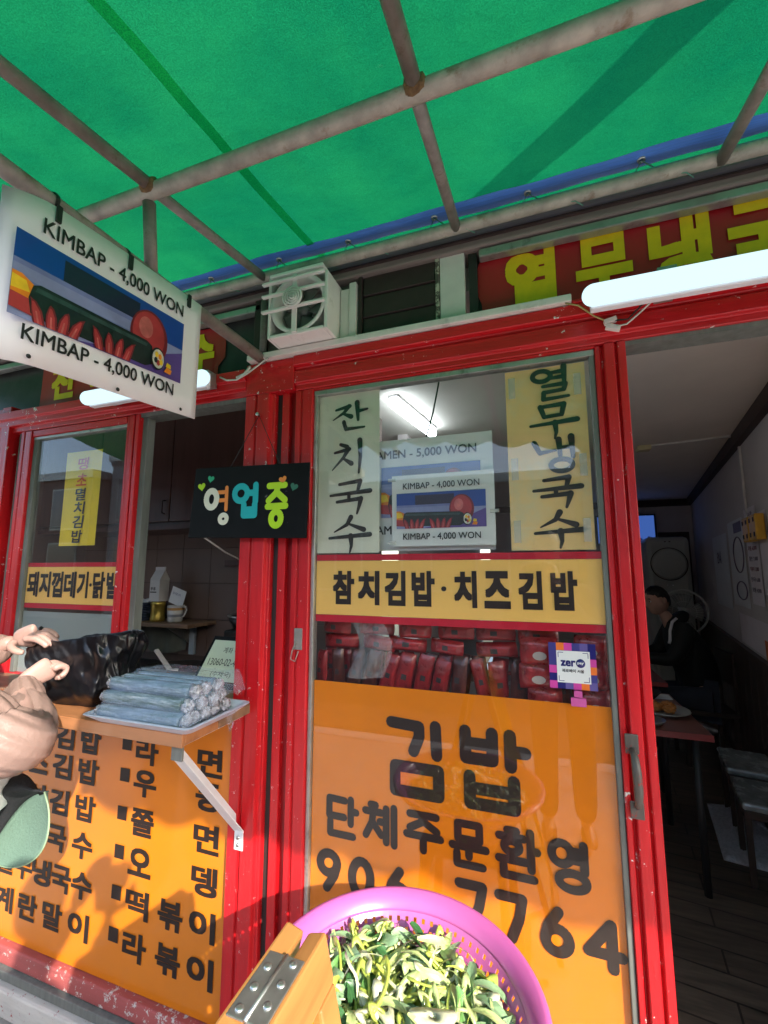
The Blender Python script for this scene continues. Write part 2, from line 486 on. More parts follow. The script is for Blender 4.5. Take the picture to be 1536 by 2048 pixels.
G['업']=[arc(.3,.73,.26,.23),[(.9,.97),(.9,.45)],[(.62,.73),(.9,.73)],[(.44,.38),(.44,.04),(.88,.04),(.88,.38)],[(.44,.21),(.88,.21)]]
G['중']=[[(.1,.95),(.9,.95)],[(.55,.95),(.48,.78),(.08,.6)],[(.52,.78),(.92,.6)],[(.04,.46),(.96,.46)],[(.5,.46),(.5,.34)],arc(.5,.17,.25,.16)]
G['9']=[arc(.5,.7,.42,.27),[(.92,.7),(.8,.4),(.42,.02)]]
G['0']=[arc(.5,.5,.42,.47)]
G['6']=[arc(.5,.3,.42,.27),[(.08,.3),(.2,.6),(.58,.98)]]
G['7']=[[(.05,.95),(.93,.95),(.8,.5),(.5,.02)]]
G['4']=[[(.72,.0),(.72,.98),(.02,.3),(.98,.3)]]
G['-']=[[(.1,.5),(.9,.5)]]
def strokes(name,seq,m,parent,y,wd,taper=None):
    V,Fs=[],[]
    for ch,x0,z0,x1,z1 in seq:
        g=ch if isinstance(ch,list) else G[ch]
        if isinstance(g[0],tuple): g=[g]
        vs,fs=stroked(g,(x0+wd/2,y,z0+wd/2),x1-x0-wd,z1-z0-wd,wd,taper=taper)
        b=len(V);V+=vs;Fs+=[tuple(i+b for i in f) for f in fs]
    return mob(name,V,Fs,m,parent)
# brush hand
B={}
T=lambda a,b,*p:{'p':list(p),'t':(a,b)}
B['잔']=[T(.6,1,(.08,.84),(.46,.93)),T(1.1,.3,(.44,.93),(.3,.72),(.0,.5)),T(.5,1.2,(.26,.7),(.5,.56)),T(1.3,.7,(.66,1.02),(.69,.42)),T(.9,.5,(.7,.72),(.94,.76)),T(1,.9,(.3,.4),(.36,.14)),T(.9,.5,(.36,.14),(.86,.16))]
B['치']=[T(.8,1.0,(.22,.95),(.4,.86)),T(.6,1,(.06,.68),(.46,.77)),T(1.1,.3,(.44,.78),(.3,.5),(.0,.1)),T(.5,1.2,(.28,.48),(.52,.28)),T(1.3,.5,(.74,1.04),(.76,.5),(.72,-.05))]
B['국']=[T(.7,1,(.2,.92),(.76,1.0)),T(1.1,.8,(.76,1.0),(.7,.7)),T(.6,1.1,(-.04,.56),(1.02,.66)),T(.9,.8,(.46,.6),(.46,.42)),T(.7,1,(.14,.34),(.78,.42)),T(1.2,.5,(.78,.42),(.74,.2),(.68,-.06))]
B['수']=[T(1.2,.3,(.52,1.04),(.42,.8),(.08,.56)),T(.5,1.2,(.46,.82),(.86,.62)),T(.6,1.1,(-.05,.36),(1.02,.46)),T(1.3,.4,(.52,.42),(.54,.1),(.5,-.12))]
B['열']=[arc(.26,.78,.21,.17),T(1.2,.8,(.78,1.03),(.78,.48)),T(.7,1,(.48,.86),(.78,.88)),T(.7,1,(.46,.68),(.78,.7)),T(.7,1,(.28,.44),(.8,.47)),T(1,.9,(.8,.46),(.76,.28)),T(.9,.8,(.3,.24),(.76,.28)),T(1,.9,(.3,.24),(.28,.02)),T(.9,.6,(.28,.02),(.86,.06))]
B['무']=[T(1.1,.9,(.2,.96),(.28,.62)),T(.8,1,(.22,.96),(.74,1.0)),T(1.1,.9,(.74,1.0),(.68,.66)),T(.8,.8,(.28,.62),(.68,.66)),T(.6,1.1,(-.04,.36),(1.02,.46)),T(1.2,.4,(.52,.42),(.54,.1),(.5,-.1))]
B['냉']=[T(1.1,.9,(.02,.92),(.14,.6)),T(.9,.5,(.14,.6),(.5,.66)),T(1.2,.8,(.58,.98),(.6,.48)),T(1.3,.8,(.86,1.04),(.88,.42)),T(.8,.8,(.6,.72),(.86,.74)),arc(.62,.2,.24,.18)]
for k_,v_ in (('멸',None),('김',None),('밥',None)): pass
# ------------------------------------------------------------------ setting
def struct(o,label=None):
    o['kind']='structure'
    if label:o['label']=label
    return o
M_floor=bpy.data.materials.new('dark_plank_floor');M_floor.use_nodes=True
def _fl(m):
    b=m.node_tree.nodes['Principled BSDF']
    n=tex(m,3,8,.65,(1.2,9,1))
    br=nd(m,'ShaderNodeTexBrick');tc=nd(m,'ShaderNodeTexCoord')
    mp=nd(m,'ShaderNodeMapping');mp.inputs['Rotation'].default_value=(0,0,R(8));lk(m,tc.outputs['Object'],mp.inputs[0]);lk(m,mp.outputs[0],br.inputs[0])
    br.inputs['Color1'].default_value=(.12,.085,.065,1);br.inputs['Color2'].default_value=(.155,.112,.085,1);br.inputs['Mortar'].default_value=(.045,.032,.025,1)
    br.inputs['Scale'].default_value=1;br.inputs['Mortar Size'].default_value=.004;br.inputs['Brick Width'].default_value=.9;br.inputs['Row Height'].default_value=.12
    f=ramp(m,n.outputs[0],[(.3,(.55,.55,.55)),(.7,(1.25,1.2,1.15))]).outputs[0]
    lk(m,mixc(m,1.0,br.outputs[0],f,'MULTIPLY'),b.inputs['Base Color'])
    b.inputs['Roughness'].default_value=.35
_fl(M_floor)
M_ceil=mat('off_white_ceiling_paper',(.76,.70,.65),.7,var=.05,scale=3)
M_wallc=mat('greyish_wallpaper',(.56,.51,.505),.7,var=.05,scale=4)
M_panel=wood('dark_wood_wainscot',(.055,.03,.022),(.03,.016,.012),.45,(12,12,1),2)
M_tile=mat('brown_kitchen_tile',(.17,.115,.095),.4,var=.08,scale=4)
M_grout=mat('tile_joint',(.10,.07,.06),.8)
M_bldg=mat('grey_building_render',(.34,.33,.31),.8,var=.12,scale=2)
M_bldg2=mat('brown_brick_render',(.22,.14,.11),.8,var=.2,scale=8)
M_bldw=mat('far_window_glass',(.05,.06,.07),.15,coat=.5)

struct(mob('pavement',bxd(-60,60,-2.6,-.0,-.3,0.0),BF,M_conc))
struct(mob('kerb',bxd(-60,60,-2.75,-2.601,-.3,.004),BF,M_base))
struct(mob('road',bxd(-60,60,-60,-2.751,-.3,-.11),BF,M_asph))
struct(mob('threshold_step',bxd(-6,6,-.0,.16,-.3,.05),BF,M_conc))
# interior shell
struct(mob('floor',bxd(-3.6,2.6,.16,5.4,-.3,.02),BF,M_floor))
struct(mob('ceiling',bxd(-3.6,2.6,.05,5.4,2.35,2.5),BF,M_ceil))
W0=lambda y:.852+.19*y
def wallpt(y,z,off=0): return Vector((W0(y)-off,y+off*.19,z))
wn=Vector((-1,.19,0)).normalized()   # into the room
wu=Vector((.19,1,0)).normalized()
rw=empty('side_wall',(W0(2.5),2.5,0),'off white side wall over dark wood wainscot, right of the doorway','wall')
mob('plaster',[wallpt(.06,.95),wallpt(5.2,.95),wallpt(5.2,2.35),wallpt(.06,2.35),wallpt(.06,.95,-.15),wallpt(5.2,.95,-.15),wallpt(5.2,2.35,-.15),wallpt(.06,2.35,-.15)],BF,M_wallc,rw)
# wainscot boards, each one a board
nb=26
for i in range(nb):
    y0=.08+i*(5.0/nb);y1=y0+5.0/nb-.006
    vs=[wallpt(y0,.02,.018),wallpt(y1,.02,.018),wallpt(y1,.94,.018),wallpt(y0,.94,.018),wallpt(y0,.02,-.0),wallpt(y1,.02,0),wallpt(y1,.94,0),wallpt(y0,.94,0)]
    fixn(mob('wainscot_board',vs,BF,M_panel,rw))
vs=[wallpt(.08,.94,.03),wallpt(5.1,.94,.03),wallpt(5.1,.98,.03),wallpt(.08,.98,.03),wallpt(.08,.94,0),wallpt(5.1,.94,0),wallpt(5.1,.98,0),wallpt(.08,.98,0)]
fixn(mob('dado_rail',vs,BF,M_panel,rw))
vs=[wallpt(.08,2.27,.04),wallpt(5.1,2.27,.04),wallpt(5.1,2.349,.04),wallpt(.08,2.349,.04),wallpt(.08,2.27,0),wallpt(5.1,2.27,0),wallpt(5.1,2.349,0),wallpt(.08,2.349,0)]
fixn(mob('ceiling_moulding',vs,BF,M_brown,rw))
bk=empty('back_wall',(.6,4.95,0),'grey rear wall of the dining room behind the air conditioner','wall')
box('plaster',-.6,1.9,4.93,5.1,.02,2.35,M_wallc,bk)
box('ceiling_moulding',-.6,1.76,4.88,4.93,2.27,2.35,M_brown,bk)
box('door_leaf',1.42,1.74,4.905,4.93,.02,1.95,M_panel,bk,.004)
dv=empty('partition_wall',(-.74,2.5,0),'plain partition wall between kitchen and dining room','wall')
box('plaster',-.80,-.74,1.35,5.0,.02,2.35,M_wallc,dv)
# kitchen back wall: tiles that can be told apart
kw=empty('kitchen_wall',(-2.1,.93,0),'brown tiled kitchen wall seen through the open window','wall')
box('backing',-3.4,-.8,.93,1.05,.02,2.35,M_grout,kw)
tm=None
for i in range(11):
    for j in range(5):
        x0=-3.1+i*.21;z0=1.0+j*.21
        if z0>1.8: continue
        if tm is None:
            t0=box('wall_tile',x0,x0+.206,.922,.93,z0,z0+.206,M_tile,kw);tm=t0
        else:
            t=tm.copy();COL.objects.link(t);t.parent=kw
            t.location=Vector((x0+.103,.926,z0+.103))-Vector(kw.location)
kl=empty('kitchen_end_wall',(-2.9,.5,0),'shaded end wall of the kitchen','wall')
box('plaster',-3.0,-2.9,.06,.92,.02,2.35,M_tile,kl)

# ------------------------------------------------------------------ shopfront
sf=empty('shopfront',(-.5,0,0),'red framed snack shop front with timber posts and a white capped lintel','shop')
def bx(n,*a,**k):
    return box(n,*a,sf,**k)
# wall above, carried to the roof
box('upper_wall',-4,4,.02,.3,2.52,3.9,M_bldg,sf)
box('fascia_beam',-4,4,-.035,.05,2.425,2.485,M_soffit,sf,.006)
box('fascia_board',-4,4,-.02,.05,2.487,2.52,M_soffit,sf,.003)
box('fascia_groove',-4,4,-.045,-.036,2.445,2.452,M_brown,sf)
box('white_moulding',-.12,4,-.03,.0,2.395,2.42,M_alu,sf,.004)
box('white_moulding',-4,-.86,-.03,.0,2.385,2.41,M_alu,sf,.004)
box('transom_pane',-4,-.86,.012,.03,2.19,2.395,M_dkglass,sf)
box('transom_pane',-.15,4,.012,.03,2.19,2.40,M_dkglass,sf)
box('transom_bar',-.885,-.845,-.03,.03,2.2,2.425,M_brown,sf,.004)
box('transom_board',-.845,-.5,.0,.04,2.2,2.425,M_soffit,sf)
box('transom_bar',-.152,-.128,-.012,.03,2.2,2.425,M_dkgap,sf)
# lintel, moulded, in two lengths
LP=[(.05,2.08),(-.02,2.08),(-.02,2.098),(-.03,2.102),(-.03,2.142),(-.022,2.146),(-.022,2.154),(-.04,2.158),(-.04,2.19),(.05,2.19)]
prism('lintel',LP,-.72,4,'x',M_redh,sf,.002)
LP2=[(.05,2.085),(-.02,2.085),(-.02,2.105),(-.035,2.11),(-.035,2.135),(-.045,2.138),(-.045,2.172),(.05,2.172)]
prism('lintel',LP2,-4,-.905,'x',M_redh,sf,.002)
box('lintel_cap',-.89,.115,-.055,.03,2.192,2.213,M_whiteboard,sf,.003)
box('lintel_cap',.115,4,-.045,.03,2.191,2.2,M_red,sf,.002)
box('lintel_block',-.905,-.72,-.032,.05,2.08,2.19,M_redh,sf,.003)
# post between window and door: moulded
def post(x0,x1,z0,z1,prof,m=M_red):
    p=[(x0+(x1-x0)*a,b) for a,b in prof]
    return prism('post',p,z0,z1,'z',m,sf,.002)
PP=[(0,.06),(0,-.03),(.34,-.03),(.37,-.022),(.43,-.022),(.46,-.034),(.86,-.034),(.9,-.02),(1,-.02),(1,.06)]
post(-.905,-.795,.12,2.08,PP)
box('post_channel',-.795,-.773,.0,.06,.12,2.08,M_dkgap,sf)
box('post_bead',-.773,-.745,-.012,.06,.12,2.08,M_red,sf,.003)
box('post_channel',-.745,-.722,.005,.06,.12,2.08,M_reddk,sf)
post(-2.33,-2.115,.12,2.2,[(0,.06),(0,-.03),(.2,-.03),(.24,-.022),(.7,-.022),(.74,-.034),(1,-.034),(1,.06)])
box('post_channel',-2.115,-2.06,.012,.06,1.0,2.085,M_dkgap,sf)
box('post_bead',-2.094,-2.086,-.002,.012,1.0,2.085,M_rub,sf)
post(1.12,1.3,.05,2.09,PP)
# door jamb on the far side of the opening, base
box('sill_rail',-2.115,-.905,-.03,.06,1.045,1.068,M_red,sf,.003)
box('lower_panel',-2.115,-.9,.0,.05,.19,1.045,M_reddk,sf)
box('base_rail',-2.33,-.795,-.03,.05,.135,.19,M_basered,sf,.005)
box('base_rail',-2.33,-.795,-.045,.05,.105,.133,M_rub,sf,.003)
box('base_kerb',-2.6,-.74,-.065,.05,.02,.103,M_base,sf,.008)
box('door_track',-.72,1.2,-.02,.06,.05,.075,M_alu,sf,.002)
box('head_track',.235,1.2,-.012,.05,2.068,2.08,M_rub,sf)
box('head_track',-1.39,-.905,-.015,.05,2.07,2.085,M_rub,sf)

# the orange menu board under the counter
mb=empty('menu_board',(-1.49,-.004,.19),'orange menu board lettered in brown below the serving counter','menu board')
box('sheet',-2.112,-.872,-.0065,-.0005,.192,1.04,M_orange,mb)
rows=[.897,.797,.678,.56,.438,.315]
def mt(ch,xc,zc,wd=.098,ht=.083,bold=.034):
    return textd(ch,(xc-wd/2,-.0085,zc-ht/2),wd,ht,bold=bold)
ML=M_ink
right=[('라',' ','면'),('우',' ','동'),('쫄',' ','면'),('오',' ','뎅'),('떡','볶','이'),('라','볶','이')]
left=['야채김밥','치즈김밥','참치김밥','잔치국수','열무냉국수','계란말이']
xr=(-1.255,-1.12,-.997)
for r,(zc,a,l) in enumerate(zip(rows,right,left)):
    for c,x in zip(a,xr):
        if c!=' ': mob('lettering',*mt(c,x,zc),ML,mb)
    mob('bullet_mark',*((lambda x,z:([(x-.021,-.0085,z-.021),(x+.021,-.0085,z-.021),(x+.021,-.0085,z+.021),(x-.021,-.0085,z+.021)],[(0,1,2,3)]))(-1.345,zc+.015)),ML,mb)
    if l=='열무냉국수': xs=[-1.9,-1.797,-1.702,-1.602,-1.503]
    elif l=='계란말이': xs=[-1.88,-1.755,-1.63,-1.503]
    else: xs=[-1.89,-1.768,-1.645,-1.515]
    for c,x in zip(l,xs): mob('lettering',*mt(c,x,zc),ML,mb)

# ------------------------------------------------------------------ sliding door
sd=empty('sliding_door',(-.24,0,.075),'red sliding door with orange phone number panel and yellow band on its glass','door')
ST=[(0,.03),(0,-.018),(.3,-.018),(.34,-.012),(.4,-.012),(.44,-.02),(1,-.02),(1,.03)]
prism('stile',[(-.719+(.062)*a,b) for a,b in ST],.08,2.078,'z',M_red,sd,.002)
ST2=[(0,.03),(0,-.014),(.18,-.014),(.2,-.004),(.27,-.004),(.3,-.022),(.64,-.022),(.66,-.01),(.72,-.01),(.75,-.022),(1,-.022),(1,.03)]
prism('stile',[(.166+(.07)*a,b) for a,b in ST2],.08,2.078,'z',M_red,sd,.002)
box('rail',-.657,.166,-.016,.03,2.074,2.0785,M_redh,sd)
box('rail',-.657,.166,-.016,.03,.08,.15,M_redh,sd,.002)
box('pane',-.645,.155,.001,.005,.15,2.07,M_glass,sd)
for x0,x1 in((-.656,-.644),(.153,.165)):
    box('glazing_bead',x0,x1,-.008,.02,.15,2.06,M_alu if x0<0 else M_rub,sd,.002)
box('glazing_bead',-.656,.165,-.010,.02,2.056,2.073,M_alu,sd,.002)
yb=.0065
band=box('yellow_band',-.643,.153,yb,yb+.002,1.366,1.526,M_yel,sd)
box('red_edge',-.643,.153,yb,yb+.002,1.527,1.545,M_redstrip,band)
box('red_edge',-.643,.153,yb,yb+.002,1.345,1.365,M_redstrip,band)
xs=[(-.586,-.516),(-.504,-.436),(-.42,-.357),(-.339,-.272),(-.218,-.156),(-.137,-.069),(-.049,.010),(.031,.094)]
mob('lettering',*join(*[textd(c,(a,yb-.0015,1.397),b-a,.099,bold=.045) for c,(a,b) in zip('참치김밥치즈김밥',xs)],
    stroked([[(0,0),(.001,0)]],(-.247,yb-.0015,1.447),1,1,.014)),M_ink,band)
op=box('orange_panel',-.643,.153,yb,yb+.002,.15,1.173,M_orange2,sd)
strokes('lettering',[('김',-.416,.893,-.244,1.097),('밥',-.212,.893,-.033,1.097)],M_ink,op,yb-.002,.0305)
strokes('lettering',[('단',-.603,.752,-.492,.872),('체',-.488,.758,-.379,.872),('주',-.368,.762,-.257,.870),('문',-.246,.748,-.142,.870),('환',-.130,.747,-.020,.872),('영',-.010,.746,.094,.868)],M_ink,op,yb-.002,.0195)
strokes('lettering',[('9',-.628,.612,-.542,.727),('0',-.531,.612,-.443,.725),('6',-.424,.61,-.34,.722),('-',-.31,.645,-.262,.69),('7',-.236,.61,-.146,.733),('7',-.138,.607,-.052,.727),('6',-.036,.603,.05,.717),('4',.06,.60,.155,.714)],M_ink,op,yb-.002,.024)
# handle and lock
hd=box('handle_plate',.172,.2,-.0265,-.0225,1.085,1.128,M_hndl,sd,.003)
tube('handle_grip',[(.186,-.026,1.095),(.186,-.05,1.088),(.187,-.058,1.06),(.188,-.058,1.02),(.188,-.05,.99),(.188,-.026,.975)],[.006,.008,.0095,.0095,.008,.006],M_hndl,hd,8)
box('handle_plate',.174,.202,-.0265,-.0225,.948,.985,M_hndl,sd,.003)
lk_=box('lock_plate',-.70,-.672,-.0225,-.0195,1.262,1.325,M_pipe,sd,.003)
tube('wire_hook',[(-.69,-.024,1.29),(-.7,-.03,1.26),(-.705,-.03,1.235),(-.69,-.03,1.23),(-.68,-.028,1.26)],.0018,M_pipe,lk_,6)

# sliding window at the left, standing open
sw=empty('sliding_window',(-1.72,0,1.07),'red sliding window pushed left, yellow band across its glass','window')
prism('stile',[(-2.058+.068*a,b) for a,b in ST],1.07,2.082,'z',M_red,sw,.002)
prism('stile',[(-1.458+.07*a,b) for a,b in ST2],1.07,2.082,'z',M_red,sw,.002)
box('stile_edge',-1.388,-1.362,-.004,.03,1.07,2.082,M_rub,sw,.002)
box('rail',-1.99,-1.458,-.016,.03,2.056,2.082,M_redh,sw,.002)
box('rail',-1.99,-1.458,-.016,.03,1.07,1.10,M_redh,sw,.002)
box('pane',-1.985,-1.46,.001,.005,1.10,2.056,M_glass,sw)
box('glazing_bead',-1.989,-1.965,-.008,.02,1.10,2.05,M_rub,sw,.002)
box('glazing_bead',-1.989,-1.46,-.01,.02,2.043,2.0555,M_alu,sw,.002)
wb=box('yellow_band',-1.965,-1.456,yb,yb+.002,1.368,1.51,M_yel,sw)
box('red_edge',-1.965,-1.456,yb,yb+.002,1.511,1.527,M_redstrip,wb)
box('red_edge',-1.965,-1.456,yb,yb+.002,1.348,1.367,M_redstrip,wb)
bw=[(-1.955,-1.892),(-1.885,-1.822),(-1.815,-1.752),(-1.745,-1.68),(-1.672,-1.615),(-1.59,-1.528),(-1.52,-1.46)]
mob('lettering',*join(*[textd(c,(a,yb-.0015,1.392),b-a,.1,bold=.038) for c,(a,b) in zip('돼지껍데기닭발',bw)],
    stroked([[(0,0),(.001,0)]],(-1.602,yb-.0015,1.442),1,1,.013)),M_ink,wb)
M_frost=mat('frosted_film',(.3,.34,.34),.35,var=.06,scale=3)
box('frosted_film',-1.965,-1.456,yb,yb+.002,1.1,1.335,M_frost,sw)
# ------------------------------------------------------------------ awning
aw=empty('awning',(-.3,-.9,2.35),'green tarpaulin awning with blue hem on a frame of rusty pipes','awning')
CZ=lambda y:2.54+.162*y
def sag(x,y):
    s=.012*math.sin((x+.8)*PI/.62)**2*math.sin(max(0,min(1,(-y-.02)/.5))*PI)
    w_=min(1,max(0,(-y-.12)/.25))
    s+=w_*(.010*mnoise.noise(Vector((x*2.1,y*4.2,1)))+.006*abs(mnoise.noise(Vector((x*5+y*2,y*7-x,4))))+.0025*abs(mnoise.noise(Vector((x*16+y*5,y*14,9)))))
    return CZ(y)-s+.003*mnoise.noise(Vector((x*3,y*3,0)))
def front(x):
    if x>.44: return -1.78
    if x>.22: return -1.78+(.44-x)/.22*.30
    return -1.48+min(.25,(.22-x)*.28)
def cv(u,v):
    x=-3.0+5.6*u
    y=-.005+(front(x)+.005)*v
    return Vector((x,y,sag(x,y)))
grid('canvas',cv,300,110,M_green,aw)
# scalloped valance along the front edge
def val(u,v):
    x=-3.0+5.6*u;y=front(x)
    d=.07+.035*abs(math.sin(x*PI/.24))
    return Vector((x,y-.004,sag(x,y)-d*v+.002))
grid('valance',val,280,3,M_green,aw)
# seams
for xs_ in (-.63,.9,-2.1):
    V=[];Fs=[]
    for i in range(41):
        y=-.02+(front(xs_)+.04)*i/40
        for s in(-.013,.013): V.append((xs_+s,y,min(sag(xs_,y),sag(xs_-.012,y),sag(xs_+.012,y))-.003))
    for i in range(40): Fs.append((2*i,2*i+1,2*i+3,2*i+2))
    mob('seam',V,Fs,M_seam,aw)
# blue hem tape
V=[];Fs=[]
for i in range(113):
    x=-3.0+5.6*i/112
    for k in range(3):
        y=-.040-.033*k-.02*(x>.0)*min(1,x*1.2)
        V.append((x,y,sag(x,y)-.003-.003*(k==1)+.0012*math.sin(i*1.7+k)))
for i in range(112):
    for k in range(2): Fs.append((3*i+k,3*i+k+1,3*i+k+4,3*i+k+3))
mob('blue_hem',V,Fs,M_blue,aw,True)
# pipes
tube('cross_pipe',[(x,-.52,2.383+.002*math.sin(x*2)) for x in [-3+.2*i for i in range(29)]],.0178,M_pipel,aw,14)
tube('wall_pipe',[(x,-.075,2.468+.003*math.sin(x*3)) for x in [-3+.2*i for i in range(29)]],.0175,M_pipel,aw,14)
for x in (-.815,-.175,.455,-1.95,1.2):
    tube('rafter',[(x,-.075,2.464),(x-.003,-.5,2.394)],.0138,M_pipe,aw,12)
    tube('rafter',[(x,-.54,2.388),(x-.004,-1.15,2.29),(x-.006,-1.42 if x<.3 else -1.74,2.25 if x<.3 else 2.20)],.0148,M_pipe,aw,12)
tube('front_pipe',[(.3,-1.73,2.21),(1,-1.75,2.21),(2.6,-1.75,2.21)],.018,M_pipe,aw,10)
tube('front_pipe',[(.25,-1.45,2.25),(-1,-1.15,2.29),(-3,-1.15,2.29)],.018,M_pipe,aw,10)
for x in (-.84,):
    tube('bracket_pipe',[(x,-.03,2.2),(x,-.6,2.192),(x,-1.2,2.18)],.0175,M_pipe,aw,12)
    tube('bracket_post',[(x+.006,-.51,2.365),(x,-.485,2.2)],.0148,M_pipe,aw,12)
for x,y,z in ((-.815,-.525,2.386),(-.175,-.525,2.386)):
    vs,fs=lathed([(.012,-.02),(.0182,-.017),(.0196,-.004),(.0194,.010),(.0182,.019),(.012,.022)],(x,y,z),10,'x')
    vs=[Vector(v)+Vector((mnoise.noise(Vector(v)*90),mnoise.noise(Vector(v)*80+Vector((5,0,0))),mnoise.noise(Vector(v)*70)))*.002 for v in vs]
    mob('weld',vs,fs,M_weld,aw,True)
tube('bracket_flange',[(-.84,-.035,2.43),(-.84,-.035,2.2)],.012,M_soffit,aw,8)
# grommets and cords
gx=[-2.6,-2.0,-1.4,-1.04,-.763,-.513,-.239,.02,.291,.6,.95]
for i,x in enumerate(gx):
    y=-.074-.02*(x>0)*min(1,x*1.2);z=sag(x,y)-.008
    g=lathe('grommet',[(.004,0),(.0045,-.003),(.009,-.003),(.0095,.001)],(x,y,z),M_steel,aw,14)
    x2=x+.11+random.uniform(-.02,.03)
    tube('cord',[(x,y,z-.002),(x+.05,-.075,2.466),(x2,-.08,2.451),(x2+.02,-.06,2.45)],.0016,M_cord,aw,5)
    tube('cord',[(x,y,z-.002),(x-.035,-.055,2.462)],.0012,M_cord,aw,5)

# ------------------------------------------------------------------ hanging poster board
pb=empty('hanging_poster',(-.835,-.55,1.88),'white kimbap price board tied edgewise under the awning pipe','poster')
PU=Vector((0,1,.083)).normalized();PV=Vector((0,0,1))
py0,py1=-.785,-.342
def bz(y): return (y+.78)*.083
def bcurl(y): return -.03*max(0,(-.71-y)/.075)**2
def pbf(u,v):
    y=py0+(py1-py0)*u
    top=2.165+bz(y)+.006*math.sin(u*PI);bot=1.850+bz(y)
    return Vector((-.819+bcurl(y)+.004*math.sin(v*PI)*(1-u),y,bot+(top-bot)*v))
solid(grid('board',pbf,24,6,M_white,pb),.003,-1)
def ptext(body,y0,z0,y1,z1,x=-.8145,bold=.012):
    return text('lettering',body,(x,y0,z0),(y1-y0)*1.003,z1-z0,M_black,pb,u=PU,v=PV,bold=bold)
ptext('KIMBAP - 4,000 WON',-.734,2.098,-.406,2.134)
ptext('KIMBAP - 4,000 WON',-.75,1.886,-.421,1.920)
# plain stand-in picture: a rolled kimbap on blue and lilac
P_blue=mat('poster_deep_blue',(.005,.06,.32),.35,var=.1,scale=8,coat=.3)
P_lil=mat('poster_lilac',(.26,.29,.52),.35,var=.25,scale=9,coat=.3)
P_vio=mat('poster_violet',(.10,.06,.27),.35,var=.2,scale=9,coat=.3)
P_navy=mat('poster_navy',(.012,.013,.045),.35,coat=.3)
P_roll=mat('poster_seaweed',(.006,.016,.016),.4,var=.4,scale=40,coat=.3)
P_red=mat('poster_red',(.40,.035,.04),.35,var=.25,scale=16,coat=.3)
P_red2=mat('poster_dark_red',(.17,.012,.02),.35,var=.2,coat=.3)
P_or=mat('poster_orange',(.75,.22,.01),.35,var=.25,scale=30,coat=.3)
P_ye=mat('poster_yellow',(.80,.52,.02),.35,var=.2,scale=30,coat=.3)
P_sheen=mat('poster_seaweed_sheen',(.025,.06,.055),.4,var=.4,scale=60,coat=.3);P_lil2=mat('poster_lilac_mid',(.18,.21,.46),.35,var=.3,scale=9,coat=.3);P_pink=mat('poster_light_red',(.55,.13,.12),.35,var=.3,scale=30,coat=.3);P_rice=mat('poster_rice',(.62,.6,.52),.4,var=.3,scale=120,coat=.3)
PM=[P_blue,P_lil,P_vio,P_navy,P_roll,P_red,P_red2,P_or,P_ye,P_sheen,P_lil2,P_pink,P_rice]
def poly_pic(parent,org,w,h,u,v,lift=1.2e-4):
    n=u.cross(v).normalized();org=Vector(org);V=[];Fs=[];mi=[]
    lay=[0]
    def add(pts,m):
        s=len(V)
        for a,b in pts: V.append(org+u*(a*w)+v*(b*h)+n*(lift*lay[0]))
        Fs.append(tuple(range(s,s+len(pts))));mi.append(m);lay[0]+=1
    def quad(x0,y0,x1,y1,m): add([(x0,y0),(x1,y0),(x1,y1),(x0,y1)],m)
    quad(0,0,1,1,1)
    quad(0,.66,1,1,0);quad(.86,.55,1,1,0)
    add([(.3,0),(1,0),(1,.5),(.8,.3),(.55,.12)],2)
    quad(.22,.66,.66,.93,3)
    # a plain still life: chillies, a cut seaweed roll and slices
    for i in range(5):
        add([(0,.60-.1*i),(.8-.05*i,.60-.1*i),(.8-.05*i,.66-.1*i),(0,.66-.1*i)],1 if i%2 else 10)
    add(arc(.74,.50,.135,.40,0,360,28)[:-1],6);add(arc(.735,.53,.115,.34,0,360,28)[:-1],5);add(arc(.71,.62,.05,.16,0,360,20)[:-1],11)
    add([(0,.12),(.1,.1),(.1,.42),(.04,.5),(0,.5)],7);add([(0,.3),(.08,.32),(.06,.44),(0,.46)],8);add([(.0,.08),(.1,.06),(.1,.24),(0,.26)],5)
    add([(.09,.09),(.12,.06),(.72,.05),(.76,.10),(.775,.22),(.76,.38),(.72,.43),(.12,.46),(.09,.42),(.075,.26)],4)
    add([(.10,.36),(.72,.34),(.73,.39),(.11,.42)],9)
    for k,x in enumerate((.13,.185,.235,.285,.43,.485,.535,.585)):
        t=(k%4-1.5)*.012
        add([(x-.027,0),(x+.027,0),(x+.026+t,.16),(x+.016+t*2,.25),(x+.004+t*3,.28),(x-.008+t*2,.25),(x-.024+t,.15)],6)
        add([(x-.02,0),(x+.016,0),(x+.016+t,.15),(x+.006+t*2,.24),(x-.004+t*2,.24),(x-.016+t,.14)],5)
        add([(x-.008,0),(x+.002,0),(x+.003+t,.14),(x-.004+t,.14)],11)
    add(arc(.80,.22,.05,.17,0,360,24)[:-1],4);add(arc(.803,.22,.043,.145,0,360,24)[:-1],12)
    for cx_,cy_,m_ in((.79,.28,8),(.815,.26,7),(.805,.16,5),(.785,.19,4),(.825,.18,8)):
        add(arc(cx_,cy_,.013,.045,0,360,12)[:-1],m_)
    add([(.85,.06),(.9,.05),(.91,.12),(.87,.15)],7);add([(.86,.15),(.9,.14),(.9,.2),(.87,.22)],8)
    return mob('printed_picture',V,Fs,None,parent,mats=PM,mi=mi)
poly_pic(pb,(-.8152,-.774,1.926),.374,.157,PU,PV)
for y in (-.712,-.56,-.39):
    vs,fs=lathed([(.0195,-.003),(.0215,-.003),(.0215,.003),(.0195,.003)],(-.84,y,2.189),14,'y')
    z=fixn(mob('cable_tie',vs,fs,M_zip,pb))
    box('tie_head',-.8155,-.811,y-.0045,y+.0045,2.135+bz(y),2.168+bz(y),M_zip,z)
